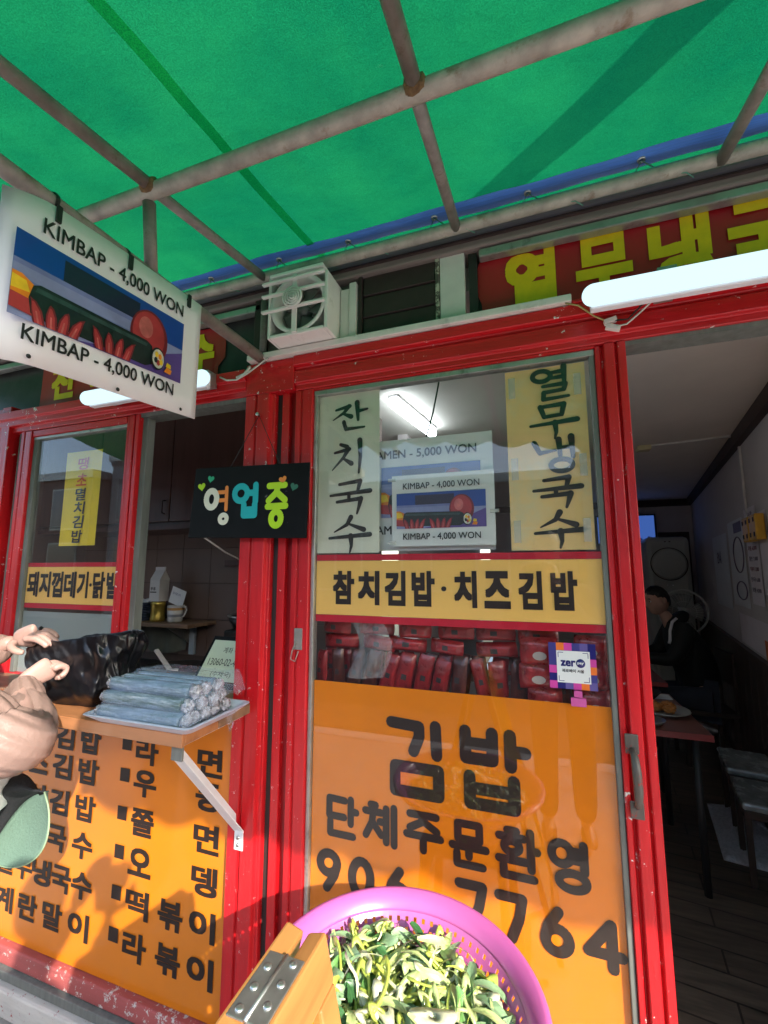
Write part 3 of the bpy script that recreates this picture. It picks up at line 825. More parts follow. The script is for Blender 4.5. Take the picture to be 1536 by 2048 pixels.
for y,z in((-.735,1.866),(-.565,1.875),(-.395,1.893)):
    lathe('hole_plug',[(.0,.0015),(.004,.001),(.004,.0)],(-.815,y,z),M_zip,pb,10,'x')

# ------------------------------------------------------------------ above the lintel
ef=empty('exhaust_fan',(-.64,-.09,2.215),'off white square exhaust fan with round grille on the lintel','exhaust fan')
fx0,fx1,fz0,fz1=-.77,-.56,2.216,2.425
yf=-.115
# housing: four walls, slightly open box
for n,a in (('housing_side',(fx1-.012,fx1,yf,.0,fz0,fz1-.02)),('housing_side',(fx0,fx0+.01,yf,.0,fz0,fz1)),('housing_base',(fx0+.0105,fx1-.0125,yf,.0,fz0,fz0+.012)),('housing_top',(fx0+.0105,fx1-.0125,yf-.012,.0,fz1-.012,fz1))):
    box(n,*a,M_plastic,ef,.003)
box('back_plate',fx0+.01,fx1-.012,-.008,-.001,fz0+.012,fz1-.012,M_plastic,ef)
cx,cz=(fx0+fx1)/2,(fz0+fz1)/2
lathe('fan_ring',[(.098,-.03),(.092,-.034),(.084,-.03),(.080,-.0),(.086,.06),(.098,.06)],(cx,yf+.035,cz),M_plastic,ef,40,'y')
M_fand=mat('dark_grey_fan_blade',(.16,.155,.145),.5,var=.15)
for k in range(5):
    a0=2*PI*k/5
    def bl(u,v,a0=a0):
        r=.018+.058*u;a=a0+(v-.5)*(1.1-.2*u)
        return Vector((cx+r*math.cos(a),yf+.05+.018*(v-.5),cz+r*math.sin(a)))
    solid(grid('fan_blade',bl,5,5,M_fand,ef),.002)
lathe('fan_hub',[(0,-.01),(.018,-.008),(.02,.02),(.0,.024)],(cx,yf+.045,cz),M_fand,ef,20,'y')
for z in (cz+.072,cz+.03,cz-.022,):
    box('grille_slat',fx0-.012,fx1-.004,yf-.020,yf-.008,z-.0035,z+.0035,M_plastic,ef,.001)
for x in (cx-.006,):
    box('grille_strut',x-.008,x+.008,yf-.0075,yf-.001,fz0+.004,fz1-.012,M_plastic,ef,.001)
for r in (.008,.016,.024,.032):
    vs,fs=lathed([(r-.0028,-.004),(r+.0014,-.004),(r+.0014,.003),(r-.0028,.003)],(cx+.0,yf-.0275,cz),30,'y')
    fixn(mob('grille_ring',vs,fs,M_plastic,ef,True))
for k in range(4):
    a=PI/4+k*PI/2
    obox('grille_spoke',(cx+.017*math.cos(a),yf-.0275,cz+.017*math.sin(a)),(.015*math.cos(a),0,.015*math.sin(a)),(0,.002,0),(-.0015*math.sin(a),0,.0015*math.cos(a)),M_plastic,ef)
wp=empty('white_strip_board',(-.52,.0,2.2),'narrow white boards between the exhaust fan and the louvre','board')
box('board',-.558,-.527,-.03,-.002,2.214,2.39,M_whiteboard,wp,.002)
box('board',-.5255,-.502,-.035,-.003,2.214,2.405,M_whiteboard,wp,.002)
lv=empty('louvre_vent',(-.365,0,2.215),'brown metal louvre vent with peeling frame above the door','vent')
for i in range(3):
    z0=2.214+i*.073
    prism('louvre_slat',[(-.018,z0+.001),(-.014,z0+.070),(-.002,z0+.0725),(-.002,z0+.001)],-.484,-.252,'x',M_brown,lv,.0015)
M_peel=paint('peeling_frame_paint',(.09,.075,.06),(.5,.46,.36),.6,.52)
box('frame_side',-.499,-.486,-.024,-.001,2.214,2.448,M_brown,lv,.002)
box('frame_side',-.250,-.238,-.024,-.001,2.214,2.450,M_peel,lv,.002)
box('frame_top',-.485,-.251,-.026,-.001,2.434,2.450,M_peel,lv,.002)
vb=tag(box('upright_board',-.236,-.163,-.022,.0,2.214,2.462,M_whiteboard,None,.002),'upright off white board standing on the lintel right of the louvre','board')
# banners
br=empty('shop_banner',(.7,.01,2.21),'red banner with yellow heavy lettering over the doorway, behind the lit lamp','banner')
def bf(u,v):
    x=-.128+1.6*u;z=2.205+.207*v-.008*(u<.04)*v
    if u<.02: x+=.012*math.sin(v*7)
    return Vector((x,.004+.002*math.sin(u*30+v*3),z))
grid('sheet',bf,80,6,M_signred,br)
HV=.045
for c,x0,x1 in (('열',-.05,.09),('무',.135,.272),('냉',.31,.448),('국',.482,.63),('수',.66,.8)):
    ftext('lettering',c,x0,2.214,x1,2.402,.0005,M_signyel,br,bold=HV)
bl_=empty('shop_banner',(-1.5,.01,2.2),'red banner with yellow lettering partly hidden behind the price board','banner')
def bf2(u,v):
    x=-2.0+.97*u;z=2.20+.185*v
    if u>.94 and v>.5: x-=.0
    if u>.95 and v<.3: x-=.03
    return Vector((x,.004+.002*math.sin(u*26+v*2),z))
grid('sheet',bf2,60,6,M_signred,bl_)
for c,x0,x1 in (('잔',-1.93,-1.78),('치',-1.7,-1.55),('국',-1.45,-1.3),('수',-1.2,-1.075)):
    ftext('lettering',c,x0,2.212,x1,2.365,.0005,M_signyel,bl_,bold=HV)

# lamps
def lamp(x0,x1,y,z,label):
    e=empty('tube_lamp',((x0+x1)/2,y,z-.035),label,'lamp',None)
    box('lamp_base',x0+.02,x1-.02,y+.012,y+.035,z-.028,z+.028,M_white,e,.004)
    pr=[]
    N=10
    pts=[];rs=[]
    r=.0265
    for i in range(N+1):
        a=PI/2*i/N;pts.append((x0+r-r*math.cos(a),y,z));rs.append(max(.001,r*math.sin(a)))
    for i in range(N+1):
        a=PI/2*(1-i/N);pts.append((x1-r+r*math.cos(a),y,z));rs.append(max(.001,r*math.sin(a)))
    vs,fs=tubed(pts,rs,20)
    vs=[Vector((v.x,y+(v.y-y)*.85,v.z)) for v in vs]
    mob('lamp_diffuser',vs,fs,M_lamp,e,True)
    return e
l1=lamp(.13,.75,-.13,2.150,'lit white tube lamp over the open doorway')
box('lamp_bracket',.3,.34,-.095,-.04,2.15,2.21,M_alu,l1)
box('lamp_bracket',.62,.66,-.095,-.04,2.15,2.21,M_alu,l1)
l2=lamp(-1.56,-.985,-.12,2.125,'lit white tube lamp half hidden behind the price board')
box('lamp_bracket',-1.5,-1.46,-.085,-.04,2.12,2.17,M_alu,l2)
box('lamp_bracket',-1.06,-1.02,-.085,-.04,2.12,2.17,M_alu,l2)
# wires
M_wy=mat('yellowed_wire',(.5,.36,.14),.5)
wi=empty('lamp_wire',(.2,-.05,2.1),'short wires joined by a white terminal block at the door corner','wire')
tube('wire',[(.10,-.05,2.19),(.13,-.05,2.178),(.165,-.045,2.145),(.197,-.045,2.122)],.0022,M_wy,wi,6)
tube('wire',[(.21,-.047,2.122),(.24,-.055,2.115),(.265,-.07,2.135),(.28,-.1,2.13)],.0022,M_wireb,wi,6)
tube('wire',[(.21,-.047,2.105),(.235,-.06,2.1),(.262,-.07,2.118),(.285,-.1,2.128)],.0022,M_wire,wi,6)
obox('terminal_block',(.202,-.044,2.124),(.014,0,.003),(0,.007,0),(-.001,0,.006),M_plastic,wi,.001)
obox('terminal_block',(.207,-.044,2.105),(.016,0,-.006),(0,.007,0),(.002,0,.006),M_plastic,wi,.001)
w2=tag(mob('lamp_cable',*join(tubed([(-1.0,-.05,2.155),(-.97,-.05,2.139),(-.93,-.05,2.135),(-.89,-.05,2.15),(-.86,-.05,2.166),(-.8,-.062,2.186)],.003,7),tubed([(-.93,-.05,2.142),(-.9,-.05,2.15),(-.875,-.052,2.172)],.005,7)),M_wire,None,True),'white cable looped along the lintel beside the left tube lamp','cable')

tube('shade_post',[(.66,-.74,2.36),(.66,-.74,3.08)],.048,M_pipe,aw,14)  # unseen post added above the canvas to cast the dark band on it
# ------------------------------------------------------------------ open sign
sg=empty('open_sign',(-.855,-.062,1.6),'black board sign with bright coloured lettering and hearts hung on the red post','sign')
M_blackboard=mat('scuffed_black_board',(.007,.007,.008),.65,spec=.15,var=.3,dirt=(.16,.15,.15),dirt_lo=.66,dirt_hi=.72,dscale=22)
tl,tr,brr,bl0=(-1.067,1.836),(-.636,1.823),(-.643,1.592),(-1.083,1.604)
def brd(p,y): return (p[0],y,p[1])
vs=[brd(bl0,-.064),brd(brr,-.064),brd(brr,-.058),brd(bl0,-.058),brd(tl,-.064),brd(tr,-.064),brd(tr,-.058),brd(tl,-.058)]
bevel(mob('board',vs,BF,M_blackboard,sg),.0015)
Cm=lambda n,c:mat(n,c,.4,var=.04,coat=.2)
M_teal=Cm('teal_sign_print',(.0,.42,.44));M_lime=Cm('lime_sign_print',(.50,.75,.0));M_or2=Cm('orange_sign_print',(.85,.25,.03));M_gr=Cm('green_sign_print',(.02,.42,.2));M_dg=Cm('dark_green_sign_print',(.01,.14,.08));M_cr=Cm('cream_sign_print',(.8,.75,.6))
YS=-.0648
def ss(ch,a,m,wd): strokes('lettering',[(ch,)+a],m,sg,YS,wd)
vs,fs=[],[]
strokes('lettering',[(arc(.5,.5,.46,.46),-1.028,1.688,-.962,1.768)],M_cr,sg,YS,.021)
strokes('lettering',[([(.9,.97),(.9,.0)],-.96,1.685,-.928,1.772),([(.0,.5),(1,.5)],-.975,1.738,-.938,1.76),([(.0,.5),(1,.5)],-.97,1.712,-.938,1.733)],M_or2,sg,YS,.013)
strokes('lettering',[(arc(.5,.5,.46,.46),-.967,1.640,-.922,1.683)],M_cr,sg,YS-.0002,.016)
ss('업',(-.918,1.655,-.805,1.778),M_teal,.0205)
ss('중',(-.793,1.622,-.703,1.775),M_lime,.0205)
def heart(x,z,s,rot,m):
    pts=[]
    for i in range(26):
        t=2*PI*i/26
        a=16*math.sin(t)**3/17;b=(13*math.cos(t)-5*math.cos(2*t)-2*math.cos(3*t)-math.cos(4*t))/17
        pts.append((x+s*(a*math.cos(rot)-b*math.sin(rot)),YS,z+s*(a*math.sin(rot)+b*math.cos(rot))))
    mob('heart',pts,[tuple(range(26))],m,sg)
heart(-1.038,1.772,.016,.15,M_lime);heart(-1.002,1.796,.014,-.2,M_gr);heart(-.728,1.775,.0145,.25,M_or2);heart(-.688,1.75,.0145,-.35,M_dg)
tube('string',[(-.93,-.061,1.828),(-.845,-.036,2.005),(-.742,-.061,1.824)],.0016,M_wireb,sg,5)
lathe('nail',[(0,-.012),(.006,-.012),(.006,-.008),(.0025,-.008),(.0025,.006)],(-.845,-.036,2.006),M_steel,sg,10,'y')

# ------------------------------------------------------------------ papers on and behind the glass
def sheet(name,x0,x1,z0,z1,y,m,parent,wob=.0015,ph=0):
    return grid(name,lambda u,v:Vector((x0+(x1-x0)*u,y+wob*math.sin(u*5+v*4+ph),z0+(z1-z0)*v)),14,14,m,parent)
def brushcol(e,chars,xs0,xs1,y,wd,m=M_brush):
    for ch,z0,z1 in chars:
        vs,fs=stroked(B[ch],(xs0,y,z0),xs1-xs0,z1-z0,wd)
        mob('lettering',vs,fs,m,e)
p1=empty('menu_strip',(-.54,.012,1.55),'pale green paper strip with black brush lettering on the left of the door glass','poster')
sheet('paper',-.644,-.438,1.55,2.062,.0095,M_papergn,p1,.0008)
brushcol(p1,[('잔',1.925,2.02),('치',1.80,1.895),('국',1.675,1.77),('수',1.562,1.655)],-.595,-.47,.0075,.0135)
p2=empty('menu_strip',(.04,.012,1.55),'yellowed paper strip with black brush lettering on the right of the door glass','poster')
sheet('paper',-.062,.142,1.55,2.05,.0095,M_paperyl,p2,.0008,2)
brushcol(p2,[('열',1.955,2.043),('무',1.855,1.94),('냉',1.755,1.845),('국',1.665,1.74),('수',1.565,1.645)],.005,.115,.0075,.0132)
M_tape=film('clear_tape',(.8,.8,.74),.35,.2)
for x,z in((-.045,2.0),(.122,1.99),(-.045,1.77),(.125,1.77),(-.045,1.6),(.125,1.6)):
    box('tape',x-.009,x+.009,.0062,.0066,z-.03,z+.03,M_tape,p2)
pr=empty('ramen_price_sheet',(-.28,.045,1.56),'white ramen price sheet tucked behind the kimbap sheet in the door','poster')
sheet('paper',-.47,-.105,1.555,1.895,.034,M_paper,pr)
text('lettering','RAMEN - 5,000 WON',(-.475,.031,1.832),.325,.03,M_black,pr,bold=.012)
poly_pic(pr,(-.44,.0315,1.655),.3,.155,FU,FV)
text('lettering','RAMEN - 5,000 WON',(-.475,.031,1.60),.325,.03,M_black,pr,bold=.012)
pk=empty('kimbap_price_sheet',(-.25,.02,1.566),'white kimbap price sheet with a printed picture inside the door glass','poster')
sheet('paper',-.401,-.102,1.567,1.778,.0175,M_paper,pk,.0012)
text('lettering','KIMBAP - 4,000 WON',(-.366,.0145,1.732),.224,.0215,M_black,pk,bold=.012)
poly_pic(pk,(-.386,.0152,1.618),.26,.105,FU,FV,8e-5)
text('lettering','KIMBAP - 4,000 WON',(-.366,.0145,1.583),.224,.0215,M_black,pk,bold=.012)
for x,z in((-.40,1.578),(-.4,1.765),(-.103,1.66)):
    box('tape',x-.012,x+.012,.0122,.0127,z-.005,z+.005,M_tape,pk)
py=empty('menu_strip',(-1.7,.01,1.593),'small bright yellow paper with red and black handwriting in the left window','poster')
sheet('paper',-1.803,-1.604,1.593,1.975,.0095,M_paperyl2,py,.0006)
M_orink=mat('orange_red_ink',(.65,.09,.02),.5)
for c,z,m_ in (('땡',1.915,M_orink),('초',1.85,M_orink),('멸',1.79,M_black),('치',1.735,M_black),('김',1.68,M_black),('밥',1.622,M_black)):
    o=text('lettering',c,(-1.735,.0072,z-.018),.058,.05,m_,py,bold=.018,slant=.08)
zp=empty('payment_sticker',(.073,.004,1.209),'purple and orange payment sticker with white centre at the right of the door glass','sticker')
ZC=[mat('sticker_'+n,c,.3,var=.03,coat=.4) for n,c in (('indigo',(.05,.045,.22)),('navy',(.012,.01,.14)),('orange',(.82,.18,.03)),('magenta',(.62,.06,.34)),('violet',(.12,.09,.3)))]
pat=['02304','04001','30002','10003','34121','14330']
zx0,zx1,zz0,zz1=.018,.126,1.209,1.319
pat=['023041','000011','000003','300002','100000','314324']
V=[];Fs=[];mi=[]
for j in range(6):
    for i in range(6):
        a=zx0+(zx1-zx0)*i/6;b=zx0+(zx1-zx0)*(i+1)/6;c=zz1-(zz1-zz0)*(j+1)/6;d=zz1-(zz1-zz0)*j/6
        s=len(V);V+=[(a,.0003,c),(b,.0003,c),(b,.0003,d),(a,.0003,d)];Fs.append((s,s+1,s+2,s+3));mi.append(int(pat[j][i]))
mob('sticker_print',V,Fs,None,zp,mats=ZC,mi=mi)
box('sticker_centre',.036,.112,-.0005,.0,1.224,1.30,M_paper,zp)
M_indigo=ZC[1]
text('lettering','zer',(.045,-.0008,1.263),.034,.0145,M_indigo,zp,bold=.035)
lathe('sticker_dot',[(0,-.0003),(.0105,-.0002),(.0105,0)],(.0905,-.0008,1.2715),M_indigo,zp,20,'y')
text('lettering','pay',(.0835,-.0014,1.268),.014,.006,M_paper,zp,bold=.02)
text('lettering','제로페이 서울',(.0475,-.0008,1.2485),.05,.0085,M_black,zp,bold=.02)
cr=[]
for sx,sz in((0,0),(1,0),(0,1),(1,1)):
    x=.040 if sx==0 else .108;z=1.228 if sz==0 else 1.296
    dx=.012 if sx==0 else -.012;dz=.012 if sz==0 else -.012
    cr.append(stroked([[(0,dz),(0,0),(dx,0)]],(x,-.0008,z),1,1,.0014,cap=False))
mob('sticker_corner',*join(*cr),M_indigo,zp)
M_pink=mat('pink_plastic',(.60,.10,.34),.35,coat=.2)
pk2=tag(mob('pink_hook',*join(*[(bxd(.072,.09,-.008,.0005,1.193,1.207),BF),(bxd(.064,.098,-.008,.0005,1.172,1.191),BF)]),M_pink),'small bright pink plastic clip stuck under the payment sticker','clip')

# red pouches stacked behind the door glass
M_pouch=mat('red_foil_pouch',(.32,.018,.022),.28,var=.55,scale=20,bump=.5,bscale=30,coat=.5)
M_pouch2=mat('dark_red_foil_pouch',(.10,.02,.014),.3,var=.55,scale=20,bump=.5,bscale=30,coat=.5)
M_lab=mat('pouch_label',(.05,.04,.04),.5)
M_labw=mat('pouch_badge',(.5,.42,.38),.5)
def pouchd(w_,h_,t_):
    def f(u,v):
        a=u*2-1;b=v*2-1
        q=(max(0,1-a**4)*max(0,1-b**4))**.5
        return a,b,q
    V=[];Fs=[]
    n=8
    for s in(1,-1):
        b0=len(V)
        for j in range(n+1):
            for i in range(n+1):
                a,b,q=f(i/n,j/n)
                V.append(Vector((a*w_/2*(1-.05*b*b),-s*t_/2*q*(1+.25*mnoise.noise(Vector((a*2.3,b*3,s*3.3)))),b*h_/2)))
        for j in range(n):
            for i in range(n):
                k=b0+j*(n+1)+i
                Fs.append((k,k+1,k+n+2,k+n+1) if s==1 else (k,k+n+1,k+n+2,k+1))
    return V,Fs
sh=tag(box('pouch_shelf',-.70,.21,.06,.34,1.10,1.125,M_panel,None,.003),'dark wood shelf behind the door glass under the red pouches','shelf')
box('shelf_leg',-.69,-.65,.08,.12,.02,1.0995,M_panel,sh);box('shelf_leg',.15,.19,.08,.12,.02,1.0995,M_panel,sh);box('shelf_leg',-.69,-.65,.29,.33,.02,1.0995,M_panel,sh);box('shelf_leg',.15,.19,.29,.33,.02,1.0995,M_panel,sh)
pv,pf=pouchd(.052,.125,.03)
pv2,pf2=pouchd(.13,.045,.05)
me1=bpy.data.meshes.new('pouch');me1.from_pydata(pv,[],pf);me1.materials.append(M_pouch);me1.polygons.foreach_set('use_smooth',[True]*len(me1.polygons))
me1b=me1.copy();me1b.materials.clear();me1b.materials.append(M_pouch2)
me2=bpy.data.meshes.new('pouch');me2.from_pydata(pv2,[],pf2);me2.materials.append(M_pouch);me2.polygons.foreach_set('use_smooth',[True]*len(me2.polygons))
lbv=bpy.data.meshes.new('label');lbv.from_pydata([(-.008,-.0168,-.012),(.008,-.0168,-.012),(.008,-.0168,.004),(-.008,-.0168,.004)],[],[(0,1,2,3)]);lbv.materials.append(M_lab)
lbh=bpy.data.meshes.new('label');lbh.from_pydata([(-.011,-.0268,-.007),(.011,-.0268,-.007),(.011,-.0268,.007),(-.011,-.0268,.007)],[],[(0,1,2,3)]);lbh.materials.append(M_lab)
rnd=random.Random(3)
ORD=['first','second','third','fourth','fifth','sixth','seventh','eighth','ninth','tenth','eleventh','twelfth','thirteenth','fourteenth','fifteenth']
def pouch(me,lb,loc,rot,label,grp):
    o=bpy.data.objects.new('red_pouch',me);COL.objects.link(o);o.location=loc;o.rotation_euler=rot
    o.scale=(rnd.uniform(.74,1.0),rnd.uniform(.7,1.0),rnd.uniform(.86,1.03))
    tag(o,label,'pouch',grp)
    c=bpy.data.objects.new('label',lb);COL.objects.link(c);c.parent=o
    return o
for row,y in((0,.09),(1,.15)):
    for i in range(15):
        x=-.655+i*.054+rnd.uniform(-.006,.006)
        pouch(me1 if rnd.random()<.6 else me1b,lbv,(x,y+rnd.uniform(-.004,.006),1.125+.065),(R(rnd.uniform(-4,8)),R(rnd.uniform(-16,16)),R(rnd.uniform(-18,18))),('upright red foil pouch, '+ORD[i]+' from the left behind the door glass') if row==0 else 'red foil pouch standing in the hidden second row behind the door glass','upright red pouches')
for i in range(6):
    for j in range(2 if i in(0,2,4) else 3):
        x=-.62+i*.125+rnd.uniform(-.02,.02)
        if i==5 and j>1: continue
        pouch(me2,lbh,(x,.12+rnd.uniform(-.01,.01),1.272+j*.045),(R(rnd.uniform(-6,6)),R(rnd.uniform(-7,7)),R(rnd.uniform(-14,14))),'red pouch lying flat, '+('lowest','second','topmost')[j]+' of the '+ORD[i]+' pile from left behind the glass','flat red pouches')
# larger pouches with pale badges at the right
pv3,pf3=pouchd(.1,.075,.05)
me3=bpy.data.meshes.new('pouch');me3.from_pydata(pv3,[],pf3);me3.materials.append(M_pouch);me3.polygons.foreach_set('use_smooth',[True]*len(me3.polygons))
bd=bpy.data.meshes.new('badge');bd.from_pydata([(.018*math.cos(2*PI*k/16),-.0268,.011*math.sin(2*PI*k/16)-.008) for k in range(16)],[],[tuple(range(16))]);bd.materials.append(M_labw)
for k,(x,z) in enumerate(((.005,1.165),(-.01,1.225),(-.005,1.285),(.12,1.165),(.115,1.235),(.12,1.30))):
    o=pouch(me3,bd,(x,.055,z),(0,0,R(rnd.uniform(-6,6))),'fat red pouch with pale badge, '+('lowest','middle','topmost')[k%3]+' of the stack '+('left of','behind')[k//3]+' the payment sticker','badged red pouches')
M_wrap=film('clear_plastic_bag',(.85,.87,.9),.22,.08)
def wrapf(u,v):
    x=-.535+.11*u+.02*math.sin(v*4);z=1.345-.16*v
    return Vector((x,.03+.018*math.sin(u*5+v*3)+.01*mnoise.noise(Vector((u*4,v*5,1))),z))
tag(grid('clear_bag',wrapf,18,18,M_wrap),'crumpled clear plastic bag hanging over the red pouches behind the door glass','plastic bag')

# ------------------------------------------------------------------ counter
ct=empty('serving_counter',(-1.45,-.15,1.07),'varnished wooden serving counter under the open window on a white bracket','counter')
CT0,CT1=-2.2,-.838
def plank(y0,y1,m):
    return box('plank',CT0,CT1,y0,y1,1.0695,1.0975,m,ct,.003)
plank(-.168,.0,M_counterold);plank(-.292,-.1705,M_counter)
box('inner_plank',CT0+.1,-.909,.001,.16,1.0695,1.096,M_counterold,ct,.002)
box('front_edge',CT0,CT1,-.302,-.2925,1.066,1.098,M_counter,ct,.002)
# bracket: white painted angle iron
bra=empty('counter_bracket',(-.865,-.15,.7),'white painted angle iron bracket holding up the counter corner','bracket')
M_brk=mat('chipped_white_bracket_paint',(.70,.70,.72),.45,var=.08,dirt=(.35,.33,.32),dirt_lo=.62,dirt_hi=.72,dscale=30)
A_=Vector((-.872,-.275,1.03));B_=Vector((-.858,-.03,.735))
dd=(B_-A_).normalized();sx_=Vector((1,0,0));up_=dd.cross(sx_).normalized()
def flat(name,a,b,wv,tv,m,p):
    c=(a+b)/2
    return obox(name,c,(b-a)/2,wv,tv,m,p,.001)
flat('angle_web',A_,B_,Vector((.016,0,0)),up_*.0018,M_brk,bra)
flat('angle_flange',A_+Vector((-.0175,0,0))-up_*.014,B_+Vector((-.0175,0,0))-up_*.014,Vector((.0018,0,0)),up_*.016,M_brk,bra)
box('bracket_arm',-.89,-.856,-.28,-.04,1.061,1.0655,M_brk,bra)
obox('bracket_head',(-.873,-.277,1.045),(.017,0,0),(0,.003,0),(0,0,.02),M_rub,bra)
box('wall_tab',-.872,-.842,-.0385,-.035,.69,.745,M_brk,bra,.001)
for z in(.705,.725): lathe('bolt',[(0,-.004),(.005,-.003),(.005,0)],(-.857,-.039,z),M_steel,bra,8,'y')
# tray of wrapped rolls
M_tray=mat('blue_white_tray',(.55,.60,.74),.35,var=.06,coat=.2)
tr_=empty('kimbap_tray',(-.98,-.2,1.0985),'white and blue tray on the counter piled with wrapped kimbap rolls','tray')
tx0,tx1,ty0,ty1=-1.155,-.80,-.325,-.085
def trayf():
    V=[];Fs=[]
    def ringp(dx,dy,z,k):
        x0,x1,y0,y1=tx0+dx,tx1-dx,ty0+dy,ty1-dy
        r=.02;P_=[]
        for (cx_,cy_,a0) in((x1-r,y1-r,0),(x0+r,y1-r,90),(x0+r,y0+r,180),(x1-r,y0+r,270)):
            for i in range(5):
                a=R(a0+90*i/4);P_.append((cx_+r*math.cos(a),cy_+r*math.sin(a),z))
        return P_
    prof=[(.0,.0,1.122),(-.004,-.004,1.124),(-.005,-.005,1.121),(.022,.022,1.0985),(.024,.024,1.0985)]
    rings=[ringp(*p,0) for p in [(.006,.006,1.1215),(.028,.028,1.1025)]]
    outer=[ringp(*p,0) for p in [(.0,.0,1.1225),(-.004,-.004,1.1205),(.024,.024,1.0987)]]
    seq=[rings[1],rings[0],outer[0],outer[1],outer[2]]
    n=20
    for r_ in seq:V+=r_
    for i in range(len(seq)-1):
        for k in range(n):
            a=i*n+k;b=i*n+(k+1)%n;Fs.append((a,b,b+n,a+n))
    Fs.append(tuple(range(n)));Fs.append(tuple(range(4*n,5*n)))
    return V,Fs
fixn(mob('tray_shell',*trayf(),M_tray,tr_))
M_sea=bpy.data.materials.new('wrapped_seaweed');M_sea.use_nodes=True
def _sw(m):
    b=m.node_tree.nodes['Principled BSDF']
    n=tex(m,30,7,.7,(.35,3,3));n2=tex(m,9,5,.6,(.5,2,2))
    c=ramp(m,n.outputs[0],[(.28,(.05,.09,.075)),(.44,(.16,.24,.24)),(.56,(.36,.47,.55)),(.70,(.78,.85,.92))]).outputs[0]  # white streaks stand for highlights on the crinkled wrap, painted into the colour
    c2=mixc(m,ramp(m,n2.outputs[0],[(.42,(0,0,0)),(.68,(.8,.8,.8))]).outputs[0],c,(.30,.44,.68))
    lk(m,c2,b.inputs['Base Color']);b.inputs['Roughness'].default_value=.18
    b.inputs['Coat Weight'].default_value=1.0;b.inputs['Coat Roughness'].default_value=.12
    bp=nd(m,'ShaderNodeBump');bp.inputs['Strength'].default_value=1.0;bp.inputs['Distance'].default_value=.012
    n3=tex(m,48,7,.75,(.6,1.6,1.6))
    n4=tex(m,14,5,.7,(2,.6,.6))
    st=nd(m,'ShaderNodeMath');st.operation='ADD';lk(m,n3.outputs[0],st.inputs[0]);lk(m,n4.outputs[0],st.inputs[1]);lk(m,st.outputs[0],bp.inputs['Height']);lk(m,bp.outputs[0],b.inputs['Normal'])
_sw(M_sea)
M_foil=mat('crumpled_foil_wrap',(.62,.62,.68),.22,.55,var=.35,scale=70,bump=1.0,bscale=120,coat=.4)
def rolld(r=.0215,L=.27,seed=0):
    n=20;V=[];Fs=[]
    hs=[0,.004,.02,.08,.14,.2,.25,L-.004,L]
    for i,h in enumerate(hs):
        rr=r*(.82 if i in(0,len(hs)-1) else 1)*(1+.02*math.sin(i*2+seed))
        for k in range(n):
            a=2*PI*k/n
            q=rr*(1+.03*mnoise.noise(Vector((math.cos(a)*2,math.sin(a)*2,h*30+seed*7))))
            V.append(Vector((h-L/2,q*math.cos(a),q*math.sin(a))))
    for i in range(len(hs)-1):
        for k in range(n):
            a=i*n+k;b=i*n+(k+1)%n;Fs.append((a,b,b+n,a+n))
    Fs.append(tuple(range(n)));Fs.append(tuple(range((len(hs)-1)*n,len(hs)*n)))
    return V,Fs
def knobd(seed=0,r=.0195):
    """scrunched end of the wrap"""
    bm=bmesh.new();bmesh.ops.create_icosphere(bm,subdivisions=4,radius=1)
    V=[];
    for v in bm.verts:
        d=v.co.normalized()
        q=1+.34*mnoise.noise(d*3.1+Vector((seed*5,0,0)))+.3*(abs(mnoise.noise(d*5+Vector((0,seed*3,0))))-.2)+.22*(abs(mnoise.noise(d*13+Vector((2,seed*3,0))))-.2)
        V.append(Vector((d.x*r*.8*q,d.y*r*q,d.z*r*q)))
    Fs=[tuple(x.index for x in f.verts) for f in bm.faces];bm.free();return V,Fs
rv,rf=rolld(.0182)
mr=bpy.data.meshes.new('roll');mr.from_pydata(rv,[],rf);mr.materials.append(M_sea);mr.polygons.foreach_set('use_smooth',[True]*len(mr.polygons))
kms=[]
for s in range(4):
    kv,kf=knobd(s,.0165);k_=bpy.data.meshes.new('wrap_end');k_.from_pydata(kv,[],kf);k_.materials.append(M_foil);k_.polygons.foreach_set('use_smooth',[True]*len(k_.polygons));kms.append(k_)
ri=0
for lay,(n_,y0) in enumerate(((5,-.287),(4,-.268),(3,-.249))):
    for i in range(n_):
        e=bpy.data.objects.new('kimbap_roll',mr);COL.objects.link(e)
        y=y0+i*.0378
        e.location=(-.995+rnd.uniform(-.008,.008),y,1.1225+lay*.0312)
        e.rotation_euler=(rnd.uniform(0,6),0,R(rnd.uniform(-1.5,1.5)))
        tag(e,'wrapped seaweed kimbap roll, '+(['front','second from front','middle','second from back','rearmost'],['front','second from front','second from back','rearmost'],['front','middle','rearmost'])[lay][i]+' of the '+('bottom','middle','top')[lay]+' layer on the tray','kimbap roll','wrapped kimbap rolls')
        k=bpy.data.objects.new('wrap_end',kms[ri%4]);COL.objects.link(k);k.parent=e;k.location=(.147,0,0)
        k=bpy.data.objects.new('wrap_end',kms[(ri+1)%4]);COL.objects.link(k);k.parent=e;k.location=(-.143,0,0);k.scale=(.6,.8,.8)
        ri+=1
M_cling=film('cling_film_sheet',(.60,.74,.98),.17,.08)
def cl(u,v):
    x=-1.145+.33*u
    t=v
    yy=-.315+.225*t
    prof=1.122+ .090*math.sin(min(1,max(0,t*1.25))*PI*.62)**.9
    z=prof+.0045*mnoise.noise(Vector((u*6,v*9,0)))+.003*mnoise.noise(Vector((u*25,v*30,3)))-.05*max(0,abs(u-.5)*2-.86)/.14
    return Vector((x,yy,max(1.1215,z)))
tag(grid('cling_film',cl,60,46,M_cling),'loose bluish cling film drawn over the pile of kimbap rolls','cling film')
